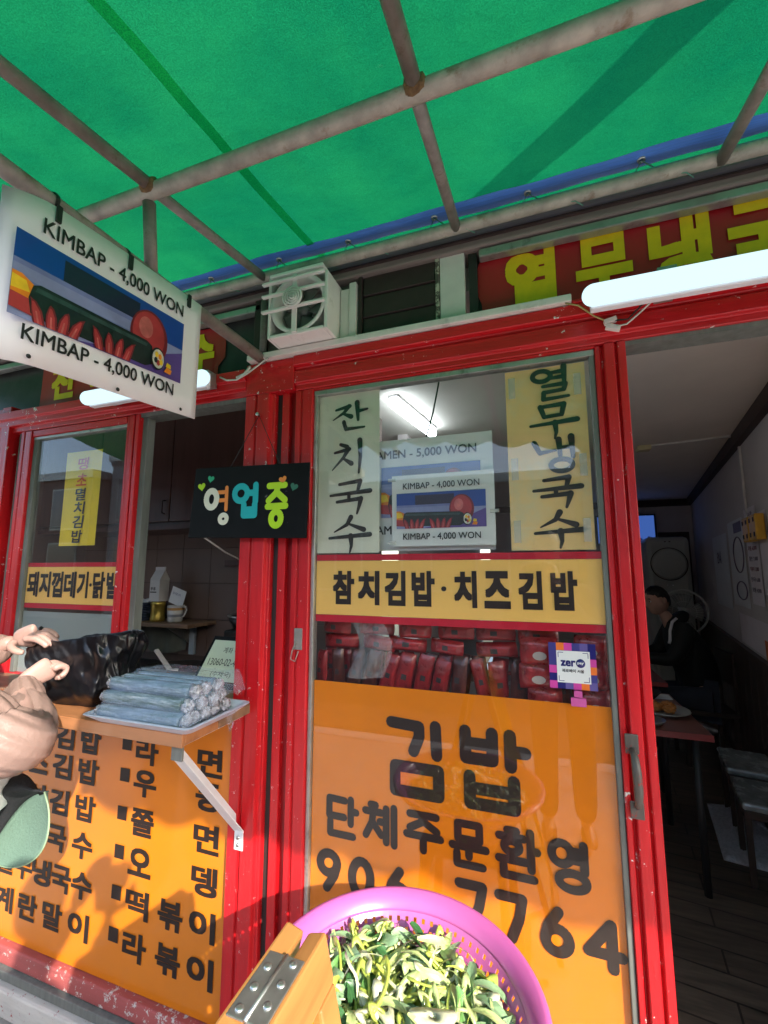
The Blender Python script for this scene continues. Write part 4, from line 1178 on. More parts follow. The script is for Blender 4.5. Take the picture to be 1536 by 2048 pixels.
dr=grid('cling_drip',lambda u,v:Vector((-.8+.005*math.sin(v*9),-.19+.035*u*(1-.55*v)+.01*v,1.121-.055*v*(1-.4*abs(u-.5)))),6,8,M_cling)
tag(dr,'wisp of cling film hanging over the right edge of the tray','cling film')

# account note in a stand
nt_=empty('note_stand',(-1.0,.04,1.1),'handwritten pale note in a dark tilted holder beside the red post','note')
M_note=mat('pale_note_paper',(.55,.62,.45),.7,var=.04)
no=Vector((-1.155,.085,1.117));nu=Vector((.185,.0,0));nv=Vector((.032,.055,.128))
def npt(a,b,off=0):
    n=nu.cross(nv).normalized();return no+nu*a+nv*b+n*off
vs=[npt(-.06,-.06,-.006),npt(1.05,-.06,-.006),npt(1.05,1.1,-.006),npt(-.06,1.1,-.006),npt(-.06,-.06,-.001),npt(1.05,-.06,-.001),npt(1.05,1.1,-.001),npt(-.06,1.1,-.001)]
fixn(mob('holder',vs,BF,M_blackboard,nt_))
box('holder_foot',-1.17,-.93,.07,.11,1.0965,1.113,M_blackboard,nt_,.002)
vs=[npt(0,0),npt(.98,-.0),npt(.98,1.0),npt(.0,1.0)]
mob('note_paper',vs,[(0,1,2,3)],M_note,nt_)
un=nu.normalized();vn=(nv-un*nv.dot(un)).normalized()
for s,a,b,wd,ht in (('계좌 이체',.32,.68,.085,.021),('13060-02-4958',.10,.37,.155,.024),('(수제국)',.28,.08,.085,.022)):
    text('handwriting',s,npt(a,b,.0008),wd,ht,M_black,nt_,u=un,v=vn,slant=.12)

# ------------------------------------------------------------------ black carrier bag
M_bag=mat('black_plastic_bag',(.005,.005,.007),.3,var=.2,bump=.12,bscale=18,coat=.08,spec=.4)
bg_=empty('carrier_bag',(-1.38,-.15,1.0985),'black plastic carrier bag held open on the counter by the customer','bag')
def bagf(u,v):
    a=2*PI*u
    z0=1.099;h=.170
    ex=.17+.035*v;ey=.085+.02*v-.02*v*v
    cx_=-1.345-.03*v;cy_=-.165+.0*v
    q=1+.12*mnoise.noise(Vector((math.cos(a)*2.2,math.sin(a)*2.2,v*3)))+.02*mnoise.noise(Vector((math.cos(a)*6,math.sin(a)*6,v*9)))
    pin=1-.25*math.exp(-((v-.0)/.12)**2)
    cr_=abs(mnoise.noise(Vector((math.cos(a)*2.6+v*2.4,math.sin(a)*2.6,v*1.6+7))))
    q-=.09*(.35-cr_)*min(1,v*5)+.05*abs(mnoise.noise(Vector((math.cos(a)*7+v*3,math.sin(a)*7,v*2))))*min(1,v*4)
    x=cx_+ex*math.copysign(abs(math.cos(a))**.7,math.cos(a))*q*pin
    y=cy_+ey*math.copysign(abs(math.sin(a))**.7,math.sin(a))*q*pin
    top=h+.055*max(0,math.cos(a))-.02*max(0,-math.cos(a))-.018*math.cos(2*a)
    z=z0+top*v+.004*mnoise.noise(Vector((x*30,y*30,v*6)))*(v>.1)
    return Vector((x,y,max(1.0995,z)))
solid(grid('bag_body',bagf,220,70,M_bag,bg_),.0006)
vs=[bagf(i/60,0) for i in range(60)];mob('bag_base',vs,[tuple(range(60))],M_bag,bg_)
tube('bag_handle',[(-1.52,-.2,1.275),(-1.515,-.215,1.315),(-1.49,-.23,1.318),(-1.455,-.215,1.28)],[.006,.005,.005,.007],M_bag,bg_,7)
M_bluew=mat('blue_print',(.10,.2,.6),.3,coat=.4)
# ------------------------------------------------------------------ kitchen behind the window
cab=empty('wall_cabinet',(-2.1,.75,1.73),'dark brown wall cabinet with two doors above the kitchen shelf','cabinet')
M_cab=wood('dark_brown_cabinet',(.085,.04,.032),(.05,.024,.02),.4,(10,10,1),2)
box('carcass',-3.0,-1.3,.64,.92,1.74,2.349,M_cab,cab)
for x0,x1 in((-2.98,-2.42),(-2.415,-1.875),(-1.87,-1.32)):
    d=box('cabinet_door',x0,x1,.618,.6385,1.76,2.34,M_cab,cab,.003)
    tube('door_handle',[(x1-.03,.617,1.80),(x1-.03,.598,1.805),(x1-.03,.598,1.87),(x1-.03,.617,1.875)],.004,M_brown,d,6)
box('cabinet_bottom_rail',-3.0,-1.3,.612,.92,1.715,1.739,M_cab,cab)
ks=empty('kitchen_shelf',(-2.0,.8,1.19),'small wooden wall shelf holding carton, can and mug','shelf')
box('board',-2.55,-1.78,.70,.92,1.185,1.205,M_counterold,ks,.002)
for x in(-2.5,-1.95): prism('shelf_bracket',[(.72,1.184),(.915,1.184),(.915,1.06)],x,x+.014,'x',M_alu,ks)
M_cart=mat('milk_carton_board',(.62,.61,.6),.5,var=.04)
mc=empty('milk_carton',(-2.08,.79,1.205),'white gable top milk carton standing on the gold can','carton')
cz0=1.318;cx0=-2.085;cy0=.79;hw=.036
box('carton_body',cx0-hw,cx0+hw,cy0-hw,cy0+hw,cz0,cz0+.125,M_cart,mc,.002)
prism('carton_gable',[(cy0-hw,cz0+.1255),(cy0+hw,cz0+.1255),(cy0+.004,cz0+.175),(cy0-.004,cz0+.175)],cx0-hw,cx0+hw,'x',M_cart,mc)
box('carton_fin',cx0-hw,cx0+hw,cy0-.003,cy0+.003,cz0+.1755,cz0+.197,M_cart,mc)
text('carton_lettering','우유',(cx0-.028,cy0-hw-.001,cz0+.062),.038,.02,M_black,mc,bold=.03)
box('carton_stripe',cx0-.03,cx0+.016,cy0-hw-.0012,cy0-hw-.0002,cz0+.05,cz0+.056,M_black,mc)
M_gold=mat('gold_can',(.46,.34,.07),.3,.7,var=.15)
cn=lathe('gold_can',[(0,0),(.038,0),(.04,.006),(.04,.02),(.0385,.024),(.0385,.085),(.04,.09),(.04,.108),(.037,.112),(0,.112)],(-2.085,.79,1.2055),M_gold,None,28)
tag(cn,'gold coloured tin can on the shelf under the milk carton','can')
mug=empty('striped_mug',(-1.965,.8,1.2055),'white mug with tan and grey stripes and a thin handle','mug')
M_mug=mat('white_glaze',(.6,.59,.57),.25,coat=.5);M_mgs=mat('tan_glaze',(.5,.27,.09),.3,coat=.5);M_mgg=mat('grey_glaze',(.25,.26,.29),.3,coat=.5)
mcx,mcy,mz=-1.955,.79,1.2055
lathe('mug_body',[(0,0),(.036,0),(.041,.01),(.046,.092),(.043,.092),(.038,.012),(0,.01)],(mcx,mcy,mz),M_mug,mug,32)
lathe('mug_stripe',[(.0452,.066),(.0459,.08)],(mcx,mcy,mz),M_mgs,mug,32)
lathe('mug_stripe',[(.0433,.03),(.0442,.044)],(mcx,mcy,mz),M_mgg,mug,32)
tube('mug_handle',[(mcx+.044,mcy,mz+.082),(mcx+.072,mcy,mz+.086),(mcx+.078,mcy,mz+.066),(mcx+.062,mcy,mz+.036),(mcx+.041,mcy,mz+.024)],.0045,M_mug,mug,8)
cd=empty('paper_card',(-1.97,.8,1.27),'printed card stuck upright in the striped mug','card')
obox('card',(-1.955,.797,1.345),(.05,0,-.016),(0,.0006,0),(.014,0,.045),M_paper,cd)
text('card_lettering','감사합니다',(-1.99,.795,1.363),.06,.014,M_indigo,cd,u=Vector((.95,0,-.3)).normalized(),v=Vector((.3,0,.95)).normalized())
bk_=empty('woven_basket',(-2.26,.8,1.2055),'dark blue woven basket with white paper in it at the left of the shelf','basket')
M_bas=mat('navy_wicker',(.018,.03,.06),.6,var=.5,scale=70,bump=.6,bscale=60)
for k in range(7):
    z=1.206+k*.015
    def rg(u,v,k=k,z=z):
        a=2*PI*u;return Vector((-2.235+(.085+.004*k+.005*math.cos(v*2*PI))*math.copysign(abs(math.cos(a))**.6,math.cos(a)),.81+(.055+.003*k+.005*math.cos(v*2*PI))*math.copysign(abs(math.sin(a))**.6,math.sin(a)),z+.0075+.0075*math.sin(v*2*PI)))
    grid('weave_band',rg,40,8,M_bas,bk_)
grid('basket_liner',lambda u,v:Vector((-2.315+.165*u,.76+.11*v,1.3+.045*math.sin(v*PI)*(1-.5*u)+.008*math.sin(u*9))),12,8,M_paper,bk_)
cl_=tag(grid('hanging_cloth',lambda u,v:Vector((-2.28+.35*u,.86+.012*math.sin(u*16),1.185-.14*v-.03*math.sin(u*PI)*v)),30,8,mat('grey_green_cloth',(.13,.135,.105),.9,bump=.3)),'grey green cloth hanging below the kitchen shelf','cloth')
lb=tag(box('label_strip',-1.905,-1.87,.85,.87,1.02,1.183,mat('pale_blue_plastic',(.35,.42,.48),.5),None,.002),'pale blue upright strip below the kitchen shelf','strip')
wt=empty('kitchen_worktop',(-1.8,.5,.02),'dark steel kitchen worktop inside the open window','worktop')
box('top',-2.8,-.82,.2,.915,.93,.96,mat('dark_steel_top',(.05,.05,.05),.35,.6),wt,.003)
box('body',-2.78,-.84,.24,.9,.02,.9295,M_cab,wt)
pot=empty('red_pot',(-1.6,.45,.96),'dark pan of red stew with a white ladle inside the window','pan')
px_,py_,pz_=-1.62,.46,.961
lathe('pan_body',[(0,0),(.13,0),(.165,.03),(.175,.085),(.168,.085),(.158,.035),(.125,.008),(0,.008)],(px_,py_,pz_),mat('black_iron_pan',(.02,.018,.018),.45),pot,40)
lathe('stew',[(0,.0665),(.1,.066),(.163,.064)],(px_,py_,pz_),mat('red_stew',(.36,.035,.012),.25,var=.35,scale=30,bump=.5,bscale=30,coat=.5),pot,36)
ld=empty('white_ladle',(-1.62,.43,1.03),'white plastic ladle leaning in the red stew','ladle')
obox('ladle_handle',(-1.66,.43,1.085),(-.045,0,.042),(0,.011,0),(.004,0,.0045),M_white,ld,.003)
lathe('ladle_bowl',[(0,-.012),(.02,-.008),(.028,.006),(.025,.006),(.018,-.004),(0,-.008)],(-1.60,.43,1.04),M_white,ld,18)
tp=empty('steel_tray',(-1.6,.25,.96),'shallow steel food tray inside the window sill','tray')
M_food=mat('orange_food',(.5,.18,.04),.5,var=.3,scale=30,bump=.6)
for (x0,x1) in((-1.86,-1.62),(-1.61,-1.33)):
    V=[(x0,.2,1.065),(x1,.2,1.065),(x1,.34,1.065),(x0,.34,1.065),(x0+.02,.215,1.03),(x1-.02,.215,1.03),(x1-.02,.325,1.03),(x0+.02,.325,1.03)]
    solid(mob('tray_well',V,[(0,1,5,4),(1,2,6,5),(2,3,7,6),(3,0,4,7),(4,5,6,7)],M_steel,tp),.002)
vs,fs=knobd(9,.03);mob('food',[v*1.0+Vector((-1.46,.27,1.045)) for v in vs],fs,M_food,tp,True)
box('tray_stand',-1.86,-1.33,.21,.33,.961,1.028,M_steel,tp)
bn=empty('gas_burner',(-1.2,.6,.96),'black steel pan and hanging tools at the right of the kitchen opening','pan')
lathe('pan_body',[(0,0),(.12,0),(.15,.06),(.145,.06),(.115,.006),(0,.006)],(-1.33,.7,1.21),mat('worn_black_pan',(.03,.028,.027),.35,.4),bn,36)
lathe('pan_rim',[(.15,.06),(.153,.066),(.147,.068),(.144,.06)],(-1.33,.7,1.21),M_steel,bn,36)
box('pan_stand',-1.45,-1.21,.58,.82,.961,1.209,mat('black_stove',(.015,.014,.014),.5),bn,.01)
hk=empty('utensil_rail',(-1.5,.9,1.5),'dark utensil rail with hanging black ladles on the kitchen wall','rail')
box('rail',-1.72,-1.25,.895,.9205,1.52,1.555,M_cab,hk,.002)
for x,l in((-1.52,.22),(-1.44,.27),(-1.36,.2)):
    tube('tool_handle',[(x,.885,1.53),(x,.88,1.53-l)],.005,M_zip,hk,6)
    lathe('tool_head',[(0,-.02),(.022,-.012),(.03,.01),(0,.02)],(x,.88,1.53-l-.01),M_zip,hk,14)
tag(tube('hanging_wire',[(-1.03,-.052,1.606),(-1.025,.05,1.56),(-1.06,.3,1.50),(-1.3,.8,1.52),(-1.42,.89,1.53)],.0028,M_wire,None,6),'pale wire drooping from behind the black sign into the kitchen','wire')

# ------------------------------------------------------------------ pink colander
co=empty('pink_colander',(-.26,-.4,.64),'round pink plastic colander full of sliced green onion','colander')
M_col=mat('pink_colander_plastic',(.52,.115,.355),.32,var=.05,scale=5,coat=.25,sub=.06)
CX_,CY_,CZ_=-.26,-.40,.78
n=74
# rim and solid band
prof=[(.246,-.012),(.252,-.006),(.2535,.0),(.250,.004),(.243,.004),(.229,-.005),(.2205,-.018),(.2185,-.022)]
vs,fs=lathed(prof,(CX_,CY_,CZ_),n)
rim=fixn(mob('rim',vs,fs,M_col,co,True));solid(rim,.0025)
# pierced wall: real square holes
V=[];Fs=[]
rows_=8
def wallr(t):   # t 0..1 from band to base
    return .2185-.066*t-.037*t*t, -.022-.113*t
ncol=2*n
zz=[]
for j in range(2*rows_+1):
    r,h=wallr(j/(2*rows_))
    for k in range(ncol):
        a=2*PI*(k+.12*(1 if k%2 else -1))/ncol
        V.append((CX_+r*math.cos(a),CY_+r*math.sin(a),CZ_+h))
for j in range(2*rows_):
    for k in range(ncol):
        if j%2==1 and k%2==1: continue
        a=j*ncol+k;b=j*ncol+(k+1)%ncol
        Fs.append((a,b,b+ncol,a+ncol))
wl=mob('pierced_wall',V,Fs,M_col,co);solid(wl,.0022)
r,h=wallr(1)
bs=lathe('base',[(0,h+.002),(r*.7,h+.001),(r,h),(r,h-.012),(r-.006,h-.012),(r-.008,h-.002),(0,h-.001)],(CX_,CY_,CZ_),M_col,co,64)
# stool under it
stl=empty('plastic_stool',(-.26,-.4,0),'plain stool under the pink colander','stool')
M_stool=mat('dark_red_stool',(.2,.02,.02),.4)
box('seat',-.4,-.12,-.54,-.26,.60,.632,M_stool,stl,.01)
for sx in(-1,1):
    for sy in(-1,1):
        tube('leg',[(-.26+sx*.12,-.4+sy*.12,.5995),(-.26+sx*.16,-.4+sy*.16,.0)],.016,M_stool,stl,8)
# sliced green onion
def onion_mats():
    out=[]
    for nme,c in (('onion_white',(.62,.63,.42)),('onion_pale_green',(.46,.56,.22)),('onion_yellow_green',(.42,.50,.09)),('onion_green',(.10,.23,.06)),('onion_deep_green',(.04,.125,.04)),('onion_grey_green',(.23,.36,.19))):
        out.append(mat(nme,c,.35,var=.3,scale=45,coat=.25,stretch=(1,4,4),bump=.1,bscale=90,sub=.05))
    return out
OM=onion_mats()
orng=random.Random(11)
shapes=[]
def ringslice(L,wd,th,hole,seed):
    """slanting cut through the stalk: an oval ring with a hollow heart"""
    N=22;V=[];Fs=[]
    for (s,z) in((1,th/2),(1,-th/2),(hole,-th/2),(hole,th/2)):
        for k in range(N):
            a=2*PI*k/N
            q=1+.06*mnoise.noise(Vector((math.cos(a)*2,math.sin(a)*2,seed)))
            V.append(Vector((L/2*s*q*math.cos(a),wd/2*s*q*math.sin(a),z+.003*math.cos(2*a)+.002*mnoise.noise(Vector((a,seed,0))))))
    for i in range(4):
        for k in range(N):
            a=i*N+k;b=i*N+(k+1)%N;c=((i+1)%4)*N
            Fs.append((a,b,c+(k+1)%N,c+k))
    return V,Fs
def leafstrip(L,wd,curl,tw,seed,pt=.9):
    V=[];Fs=[];n=12;mm=4
    for i in range(n+1):
        t=i/n;x=(t-.5)*L
        half=wd/2*(max(0.02,math.sin(PI*min(1,max(0,t*.94+.03))))**.45)
        for j in range(mm+1):
            s=j/mm*2-1
            y=half*s;z=curl*(1-(2*t-1)**2)+ .35*abs(y)*(1-.3*t)
            an=tw*(t-.5)
            V.append(Vector((x,y*math.cos(an)-z*math.sin(an)+.004*mnoise.noise(Vector((t*3,seed,0))),y*math.sin(an)+z*math.cos(an))))
    for i in range(n):
        for j in range(mm):
            a=i*(mm+1)+j;Fs.append((a,a+1,a+mm+2,a+mm+1))
    return V,Fs
defs=[]
for s in range(4): defs.append((ringslice(.062+.012*s%.03,.024+.003*s,.004,.45+.12*(s%3),s),[0,1,2,1][s],.0))
for s in range(8): defs.append((leafstrip(.048+.012*(s%4),.015+.004*(s%3),.009*(s%4)-.008,[.4,-.9,1.6,-.3,2.2,.8,-1.4,.2][s],s),[3,4,5,1,4,3,2,5][s],.0012))
for s in range(3): defs.append((leafstrip(.075,.006,.016,1.8*s-1.4,s+20),[0,2,1][s],.001))
oms=[]
for (d,mi_,th) in defs:
    me=bpy.data.meshes.new('onion_slice');me.from_pydata(d[0],[],d[1]);me.materials.append(OM[mi_]);me.polygons.foreach_set('use_smooth',[True]*len(me.polygons));oms.append(me)
def onion_place():
    while True:
        rr=.178*math.sqrt(orng.random());a=orng.random()*2*PI
        x=CX_+rr*math.cos(a);y=CY_+rr*math.sin(a)
        clump=.5+.5*mnoise.noise(Vector((x*14,y*14,2)))
        if orng.random()>.35+clump: continue
        z=CZ_-.056-.035*(rr/.168)**2*.35+.030*clump+.012
        q=.2185-rr-.018
        t=(-.066+math.sqrt(.066*.066+4*.037*max(0,q)))/(2*.037)
        zmin=CZ_-.022-.113*min(1,max(0,t))+.014
        return x,y,max(z,zmin),zmin
kinds={0:'pale oval green onion slice',1:'dark green onion leaf piece',2:'thin pale green onion sliver'}
for i in range(290):
    x,y,z,zmin=onion_place()
    k=orng.choices(range(15),weights=[9,9,8,7,4,5,7,6,5,5,5,5,7,6,7])[0]
    o=bpy.data.objects.new('onion_slice',oms[k]);COL.objects.link(o)
    o.location=(x,y,max(zmin,z+orng.uniform(-.012,.016)))
    o.rotation_euler=(R(orng.gauss(0,32)),R(orng.gauss(0,28)),orng.uniform(0,2*PI))
    s=orng.uniform(.75,1.15);o.scale=(s,s,s)
    tag(o,('pale oval slice' if k<4 else 'green leaf piece' if k<12 else 'thin pale sliver')+' of green onion heaped in the pink colander','onion slice','sliced green onions in the colander')
V=[];Fs=[];mi=[]
for i in range(800):
    x,y,z,zmin=onion_place();k=orng.randrange(15);d=defs[k][0]
    Mx=Matrix.Translation((x,y,max(zmin,z-.022-orng.random()*.02)))@Matrix.Rotation(orng.uniform(0,6.3),4,'Z')@Matrix.Rotation(orng.gauss(0,.4),4,'X')@Matrix.Rotation(orng.gauss(0,.4),4,'Y')
    b=len(V);V+=[Mx@v for v in d[0]];Fs+=[tuple(q+b for q in f) for f in d[1]];mi+=[defs[k][1]]*len(d[1])
tag(mob('onion_heap',V,Fs,None,None,True,mats=OM,mi=mi),'heap of sliced green onion filling the pink colander','onion heap',kind='stuff')
# the large slice in front
vs,fs=ringslice(.078,.036,.005,.16,5)
Mx=Matrix.Translation((-.19,-.418,.784))@Matrix.Rotation(.25,4,'Z')@Matrix.Rotation(-.12,4,'X')
tag(mob('onion_slice',[Mx@v for v in vs],fs,OM[0],None,True),'largest oval green onion slice, at the front of the colander','onion slice')

# ------------------------------------------------------------------ folding A-frame board
af=empty('folding_board',(-.25,-.95,0),'orange wooden folding sign board with zinc hinge and yellow panel','sign board')
AX,AY0,AY1,AZ=-.259,-.720,-1.10,1.105
lean=.25
def afr(side):
    s=side
    # s=-1: left frame, s=+1: right frame. local axes: along Y, down the lean
    dn=Vector((s*lean,0,-1)).normalized();th=Vector((dn.z*-s,0,s*dn.x*s))
    th=Vector((1,0,s*lean)).normalized() if s>0 else Vector((1,0,-lean)).normalized()
    top=Vector((AX+s*.0135,0,AZ))
    def bar(name,y0,y1,d0,d1,half=.0112,m=M_frame,off=0):
        c=top+dn*((d0+d1)/2)+Vector((0,(y0+y1)/2,0))+th*off
        return obox(name,c,Vector((0,abs(y1-y0)/2,0)),th*half,dn*((d1-d0)/2),m,af,.003)
    bar('top_rail',AY1,AY0,0,.046)
    bar('stile',AY0-.034,AY0-.0005,.0465,1.10);bar('stile',AY1+.0005,AY1+.034,.0465,1.10)
    bar('bottom_rail',AY1+.0345,AY0-.0345,1.0,1.06)
    bar('panel',AY1+.0345,AY0-.0345,.0465,.9995,.003,M_ypan)
M_ypan=mat('glossy_yellow_panel',(.46,.28,.002),.15,var=.08,scale=4,coat=.6)
afr(-1);afr(1)
hz=AZ+.0016
for yc in (-.795,-.99):
    hg=obox('hinge',(AX,yc,hz),(.0205,0,0),(0,.035,0),(0,0,.0011),M_zinc,af,.002)
    tube('hinge_pin',[(AX,yc-.035,hz+.001),(AX,yc+.035,hz+.001)],.0018,M_zinc,hg,8)
    for sx in(-1,1):
        for k in(-1,0,1):
            x=AX+sx*.0115;y=yc+k*.022+sx*.005
            s=lathe('screw',[(0,.0016),(.0012,.0022),(.0030,.0018),(.0040,.0009),(.0042,-.0005)],(x,y,hz+.001),M_steel,hg,14)
    
# ------------------------------------------------------------------ dining room
tv=empty('wall_television',(1.05,4.8,1.85),'television with a blue picture hung high on the rear wall','television')
M_tvb=mat('black_tv_shell',(.012,.012,.013),.4);M_scr=emit('lit_tv_picture',(.05,.12,.42),.22)
tvx0,tvx1,tvz0,tvz1=.72,1.38,1.80,2.17
box('tv_shell',tvx0,tvx1,4.80,4.85,tvz0,tvz1,M_tvb,tv,.006)
box('tv_screen',tvx0+.02,tvx1-.02,4.797,4.7995,tvz0+.025,tvz1-.02,M_scr,tv)
M_scr2=emit('dark_tv_detail',(.01,.015,.06),.25)
for i,x in enumerate((.82,.98,1.1,1.2,1.3)):
    prism('tv_image',[(x-.05,1.83),(x+.05,1.83),(x+.02,1.87+.02*(i%3)),(x-.015,1.9)],4.7955,4.7965,'y',M_scr2,tv)
box('tv_bracket',1.0,1.1,4.85,4.93,1.9,2.05,M_tvb,tv)
ac=empty('air_conditioner',(1.35,4.45,.02),'tall white floor standing air conditioner with round panel','air conditioner')
M_ac=mat('off_white_appliance',(.52,.54,.50),.35,var=.03,coat=.3)
ax0,ax1,ay0,ay1=1.155,1.58,4.35,4.62
box('cabinet',ax0,ax1,ay0,ay1,.02,1.86,M_ac,ac,.05)
acx=(ax0+ax1)/2
vs,fs=lathed([(.172,-.006),(.179,-.006),(.179,.004),(.172,.004)],(acx,ay0-.004,1.56),48,'y');fixn(mob('round_trim',vs,fs,M_brown,ac,True))
lathe('round_panel',[(0,-.008),(.15,-.006),(.17,.0),(.17,.004)],(acx,ay0-.004,1.56),M_ac,ac,48,'y')
text('badge','- -',(acx-.03,ay0-.001,1.80),.06,.01,M_brown,ac)
for x in(acx-.03,acx+.02): lathe('button',[(0,-.003),(.008,-.002),(.008,.002)],(x,ay0-.001,1.33),M_white,ac,10,'y')
fn=empty('standing_fan',(1.3,3.75,.02),'white standing electric fan in front of the air conditioner','fan')
fcx,fcy,fcz=1.30,3.75,1.10
M_fg=mat('fan_cage_white',(.6,.6,.58),.4)
for r in(.205,.2):
    vs,fs=[],[]
def ringt(r,y,t,m,p,nm):
    pts=[(fcx+r*math.cos(2*PI*i/40),y,fcz+r*math.sin(2*PI*i/40)) for i in range(41)]
    tube(nm,pts,t,m,p,6)
ringt(.205,fcy,.010,M_fg,fn,'cage_rim');ringt(.1,fcy-.05,.002,M_fg,fn,'cage_ring')
sp=[]
for k in range(36):
    a=2*PI*k/36
    sp.append(tubed([(fcx+.04*math.cos(a),fcy-.06,fcz+.04*math.sin(a)),(fcx+.13*math.cos(a),fcy-.05,fcz+.13*math.sin(a)),(fcx+.203*math.cos(a),fcy,fcz+.203*math.sin(a))],.0012,4))
tag(mob('cage_wires',*join(*sp),M_fg,fn),kind='stuff')
M_blade=mat('grey_fan_blade',(.30,.30,.28),.3,coat=.4)
for k in range(4):
    a0=2*PI*k/4
    solid(grid('blade',lambda u,v,a0=a0:Vector((fcx+(.03+.14*u)*math.cos(a0+(v-.5)*1.1),fcy+.02*(v-.5),fcz+(.03+.14*u)*math.sin(a0+(v-.5)*1.1))),6,6,M_blade,fn),.002)
lathe('hub',[(0,-.066),(.035,-.06),(.042,-.05),(.042,.06),(.0,.1)],(fcx,fcy,fcz),M_fg,fn,24,'y')
tube('pole',[(fcx,fcy+.06,.06),(fcx,fcy+.06,1.06)],.016,M_fg,fn,12)
lathe('fan_base',[(0,.0),(.2,.0),(.2,.02),(.05,.05),(0,.05)],(fcx,fcy+.06,.02),M_fg,fn,32)
# tables
M_tab=mat('reddish_laminate_table',(.23,.085,.06),.3,var=.1,coat=.3);M_tabe=mat('dark_red_table_edge',(.26,.03,.03),.4);M_leg=mat('black_table_leg',(.02,.018,.018),.5)
def table(x0,x1,y0,y1,label):
    t=empty('dining_table',((x0+x1)/2,(y0+y1)/2,.02),label,'table')
    box('tabletop',x0,x1,y0,y1,.715,.74,M_tab,t,.004)
    box('edge_band',x0,x1,y0-.004,y0-.0005,.712,.741,M_tabe,t,.001)
    for x in(x0+.06,x1-.06):
        for y in(y0+.06,y1-.06): tube('leg',[(x,y,.02),(x,y,.7145)],.016,M_leg,t,8)
    return t
table(-.42,.735,1.30,2.02,'near reddish dining table with a plate of food on it')
table(-.42,.80,2.32,2.92,'far reddish dining table by the seated person')
M_plate=mat('glazed_plate',(.42,.4,.37),.3,coat=.5)
pl=empty('food_plate',(.55,1.62,.74),'plate of orange food on the near dining table','plate')
lathe('plate',[(0,0),(.08,0),(.13,.02),(.127,.024),(.08,.006),(0,.006)],(.60,1.60,.7405),M_plate,pl,36)
for k,(dx,dy,r) in enumerate(((-.03,0,.04),(.03,.03,.035),(.02,-.04,.03))):
    vs,fs=knobd(k+4,r);mob('food_piece',[Vector((v.x*1.2,v.y,v.z*.6))+Vector((.60+dx*1.2,1.60+dy,.77)) for v in vs],fs,M_food,pl,True)
tg=tag(lathe('black_bowl',[(0,0),(.05,0),(.095,.05),(.09,.05),(.05,.008),(0,.008)],(.56,1.85,.7405),M_leg,None,32),'black bowl behind the plate on the near dining table','bowl')
tag(lathe('steel_dish',[(0,0),(.05,0),(.07,.02),(.067,.021),(.045,.004),(0,.004)],(.50,1.40,.7405),M_steel,None,28),'small steel dish at the front of the near dining table','dish')
tag(box('paper_napkin',.58,.72,1.88,1.98,.7405,.745,M_paper),'folded grey white napkin at the back of the near dining table','napkin')
# bench and cushions along the wall
M_bench=mat('dark_bench_wood',(.05,.03,.022),.5,var=.2);M_cush=mat('clear_covered_grey_cushion',(.30,.31,.30),.25,var=.3,scale=18,bump=.5,bscale=20,coat=.6)
def wbox(name,y0,y1,o0,o1,z0,z1,m,parent=None,bv=0):
    vs=[wallpt(y0,z0,o1),wallpt(y0,z0,o0),wallpt(y1,z0,o0),wallpt(y1,z0,o1),wallpt(y0,z1,o1),wallpt(y0,z1,o0),wallpt(y1,z1,o0),wallpt(y1,z1,o1)]
    return bevel(fixn(mob(name,vs,BF,m,parent)),bv)
for nme,y0,y1,lab in(('far',1.84,2.18,'stool with plastic covered grey cushion, the farther of the two by the side wall'),('near',1.42,1.74,'stool with plastic covered grey cushion, the nearer of the two by the side wall')):
    e=empty('cushioned_stool',tuple(wallpt((y0+y1)/2,.02,.2)),lab,'stool')
    wbox('cushion',y0,y1,.01,.25,.365,.40,M_cush,e,.012)
    wbox('seat_board',y0+.005,y1-.005,.015,.245,.33,.3645,M_bench,e,.003)
    for yy in(y0+.03,y1-.05):
        for oo in(.02,.215): wbox('leg',yy,yy+.025,oo,oo+.025,.02,.3295,M_bench,e)
M_plush=mat('white_plush',(.55,.54,.58),.9,var=.2,scale=60,bump=1,bscale=120)
def plushf(u,v):
    y=1.62+.62*u;o=.06+.26*v
    q=max(0,math.sin(PI*u))**.5*max(0,math.sin(PI*v))**.5
    p=wallpt(y,.021+.07*q+.012*mnoise.noise(Vector((u*30,v*24,0)))*q,o);return p
tag(grid('plush_mat',plushf,50,34,M_plush),'white fluffy mat on the dark floor below the near stool','mat')
# ceiling fitting, trunking
tk=empty('cable_trunking',(1.0,2.1,2.3),'white cable trunking crossing the ceiling to a cream detector box','trunking')
M_cream=mat('cream_plastic',(.55,.47,.27),.5)
M_trk=mat('white_trunking',(.6,.57,.55),.5)
obox('ceiling_run',(1.005,2.10,2.343),(.235,-.045,0),(.002,.012,0),(0,0,.006),M_trk,tk)
p=wallpt(2.04,1.95,.006)
obox('wall_run',tuple(wallpt(2.03,2.03,.008)),tuple(wu*.012),tuple(wn*.006),(0,0,.235),M_trk,tk)
box('detector_box',.69,.775,2.12,2.19,2.315,2.349,M_cream,tk,.006)
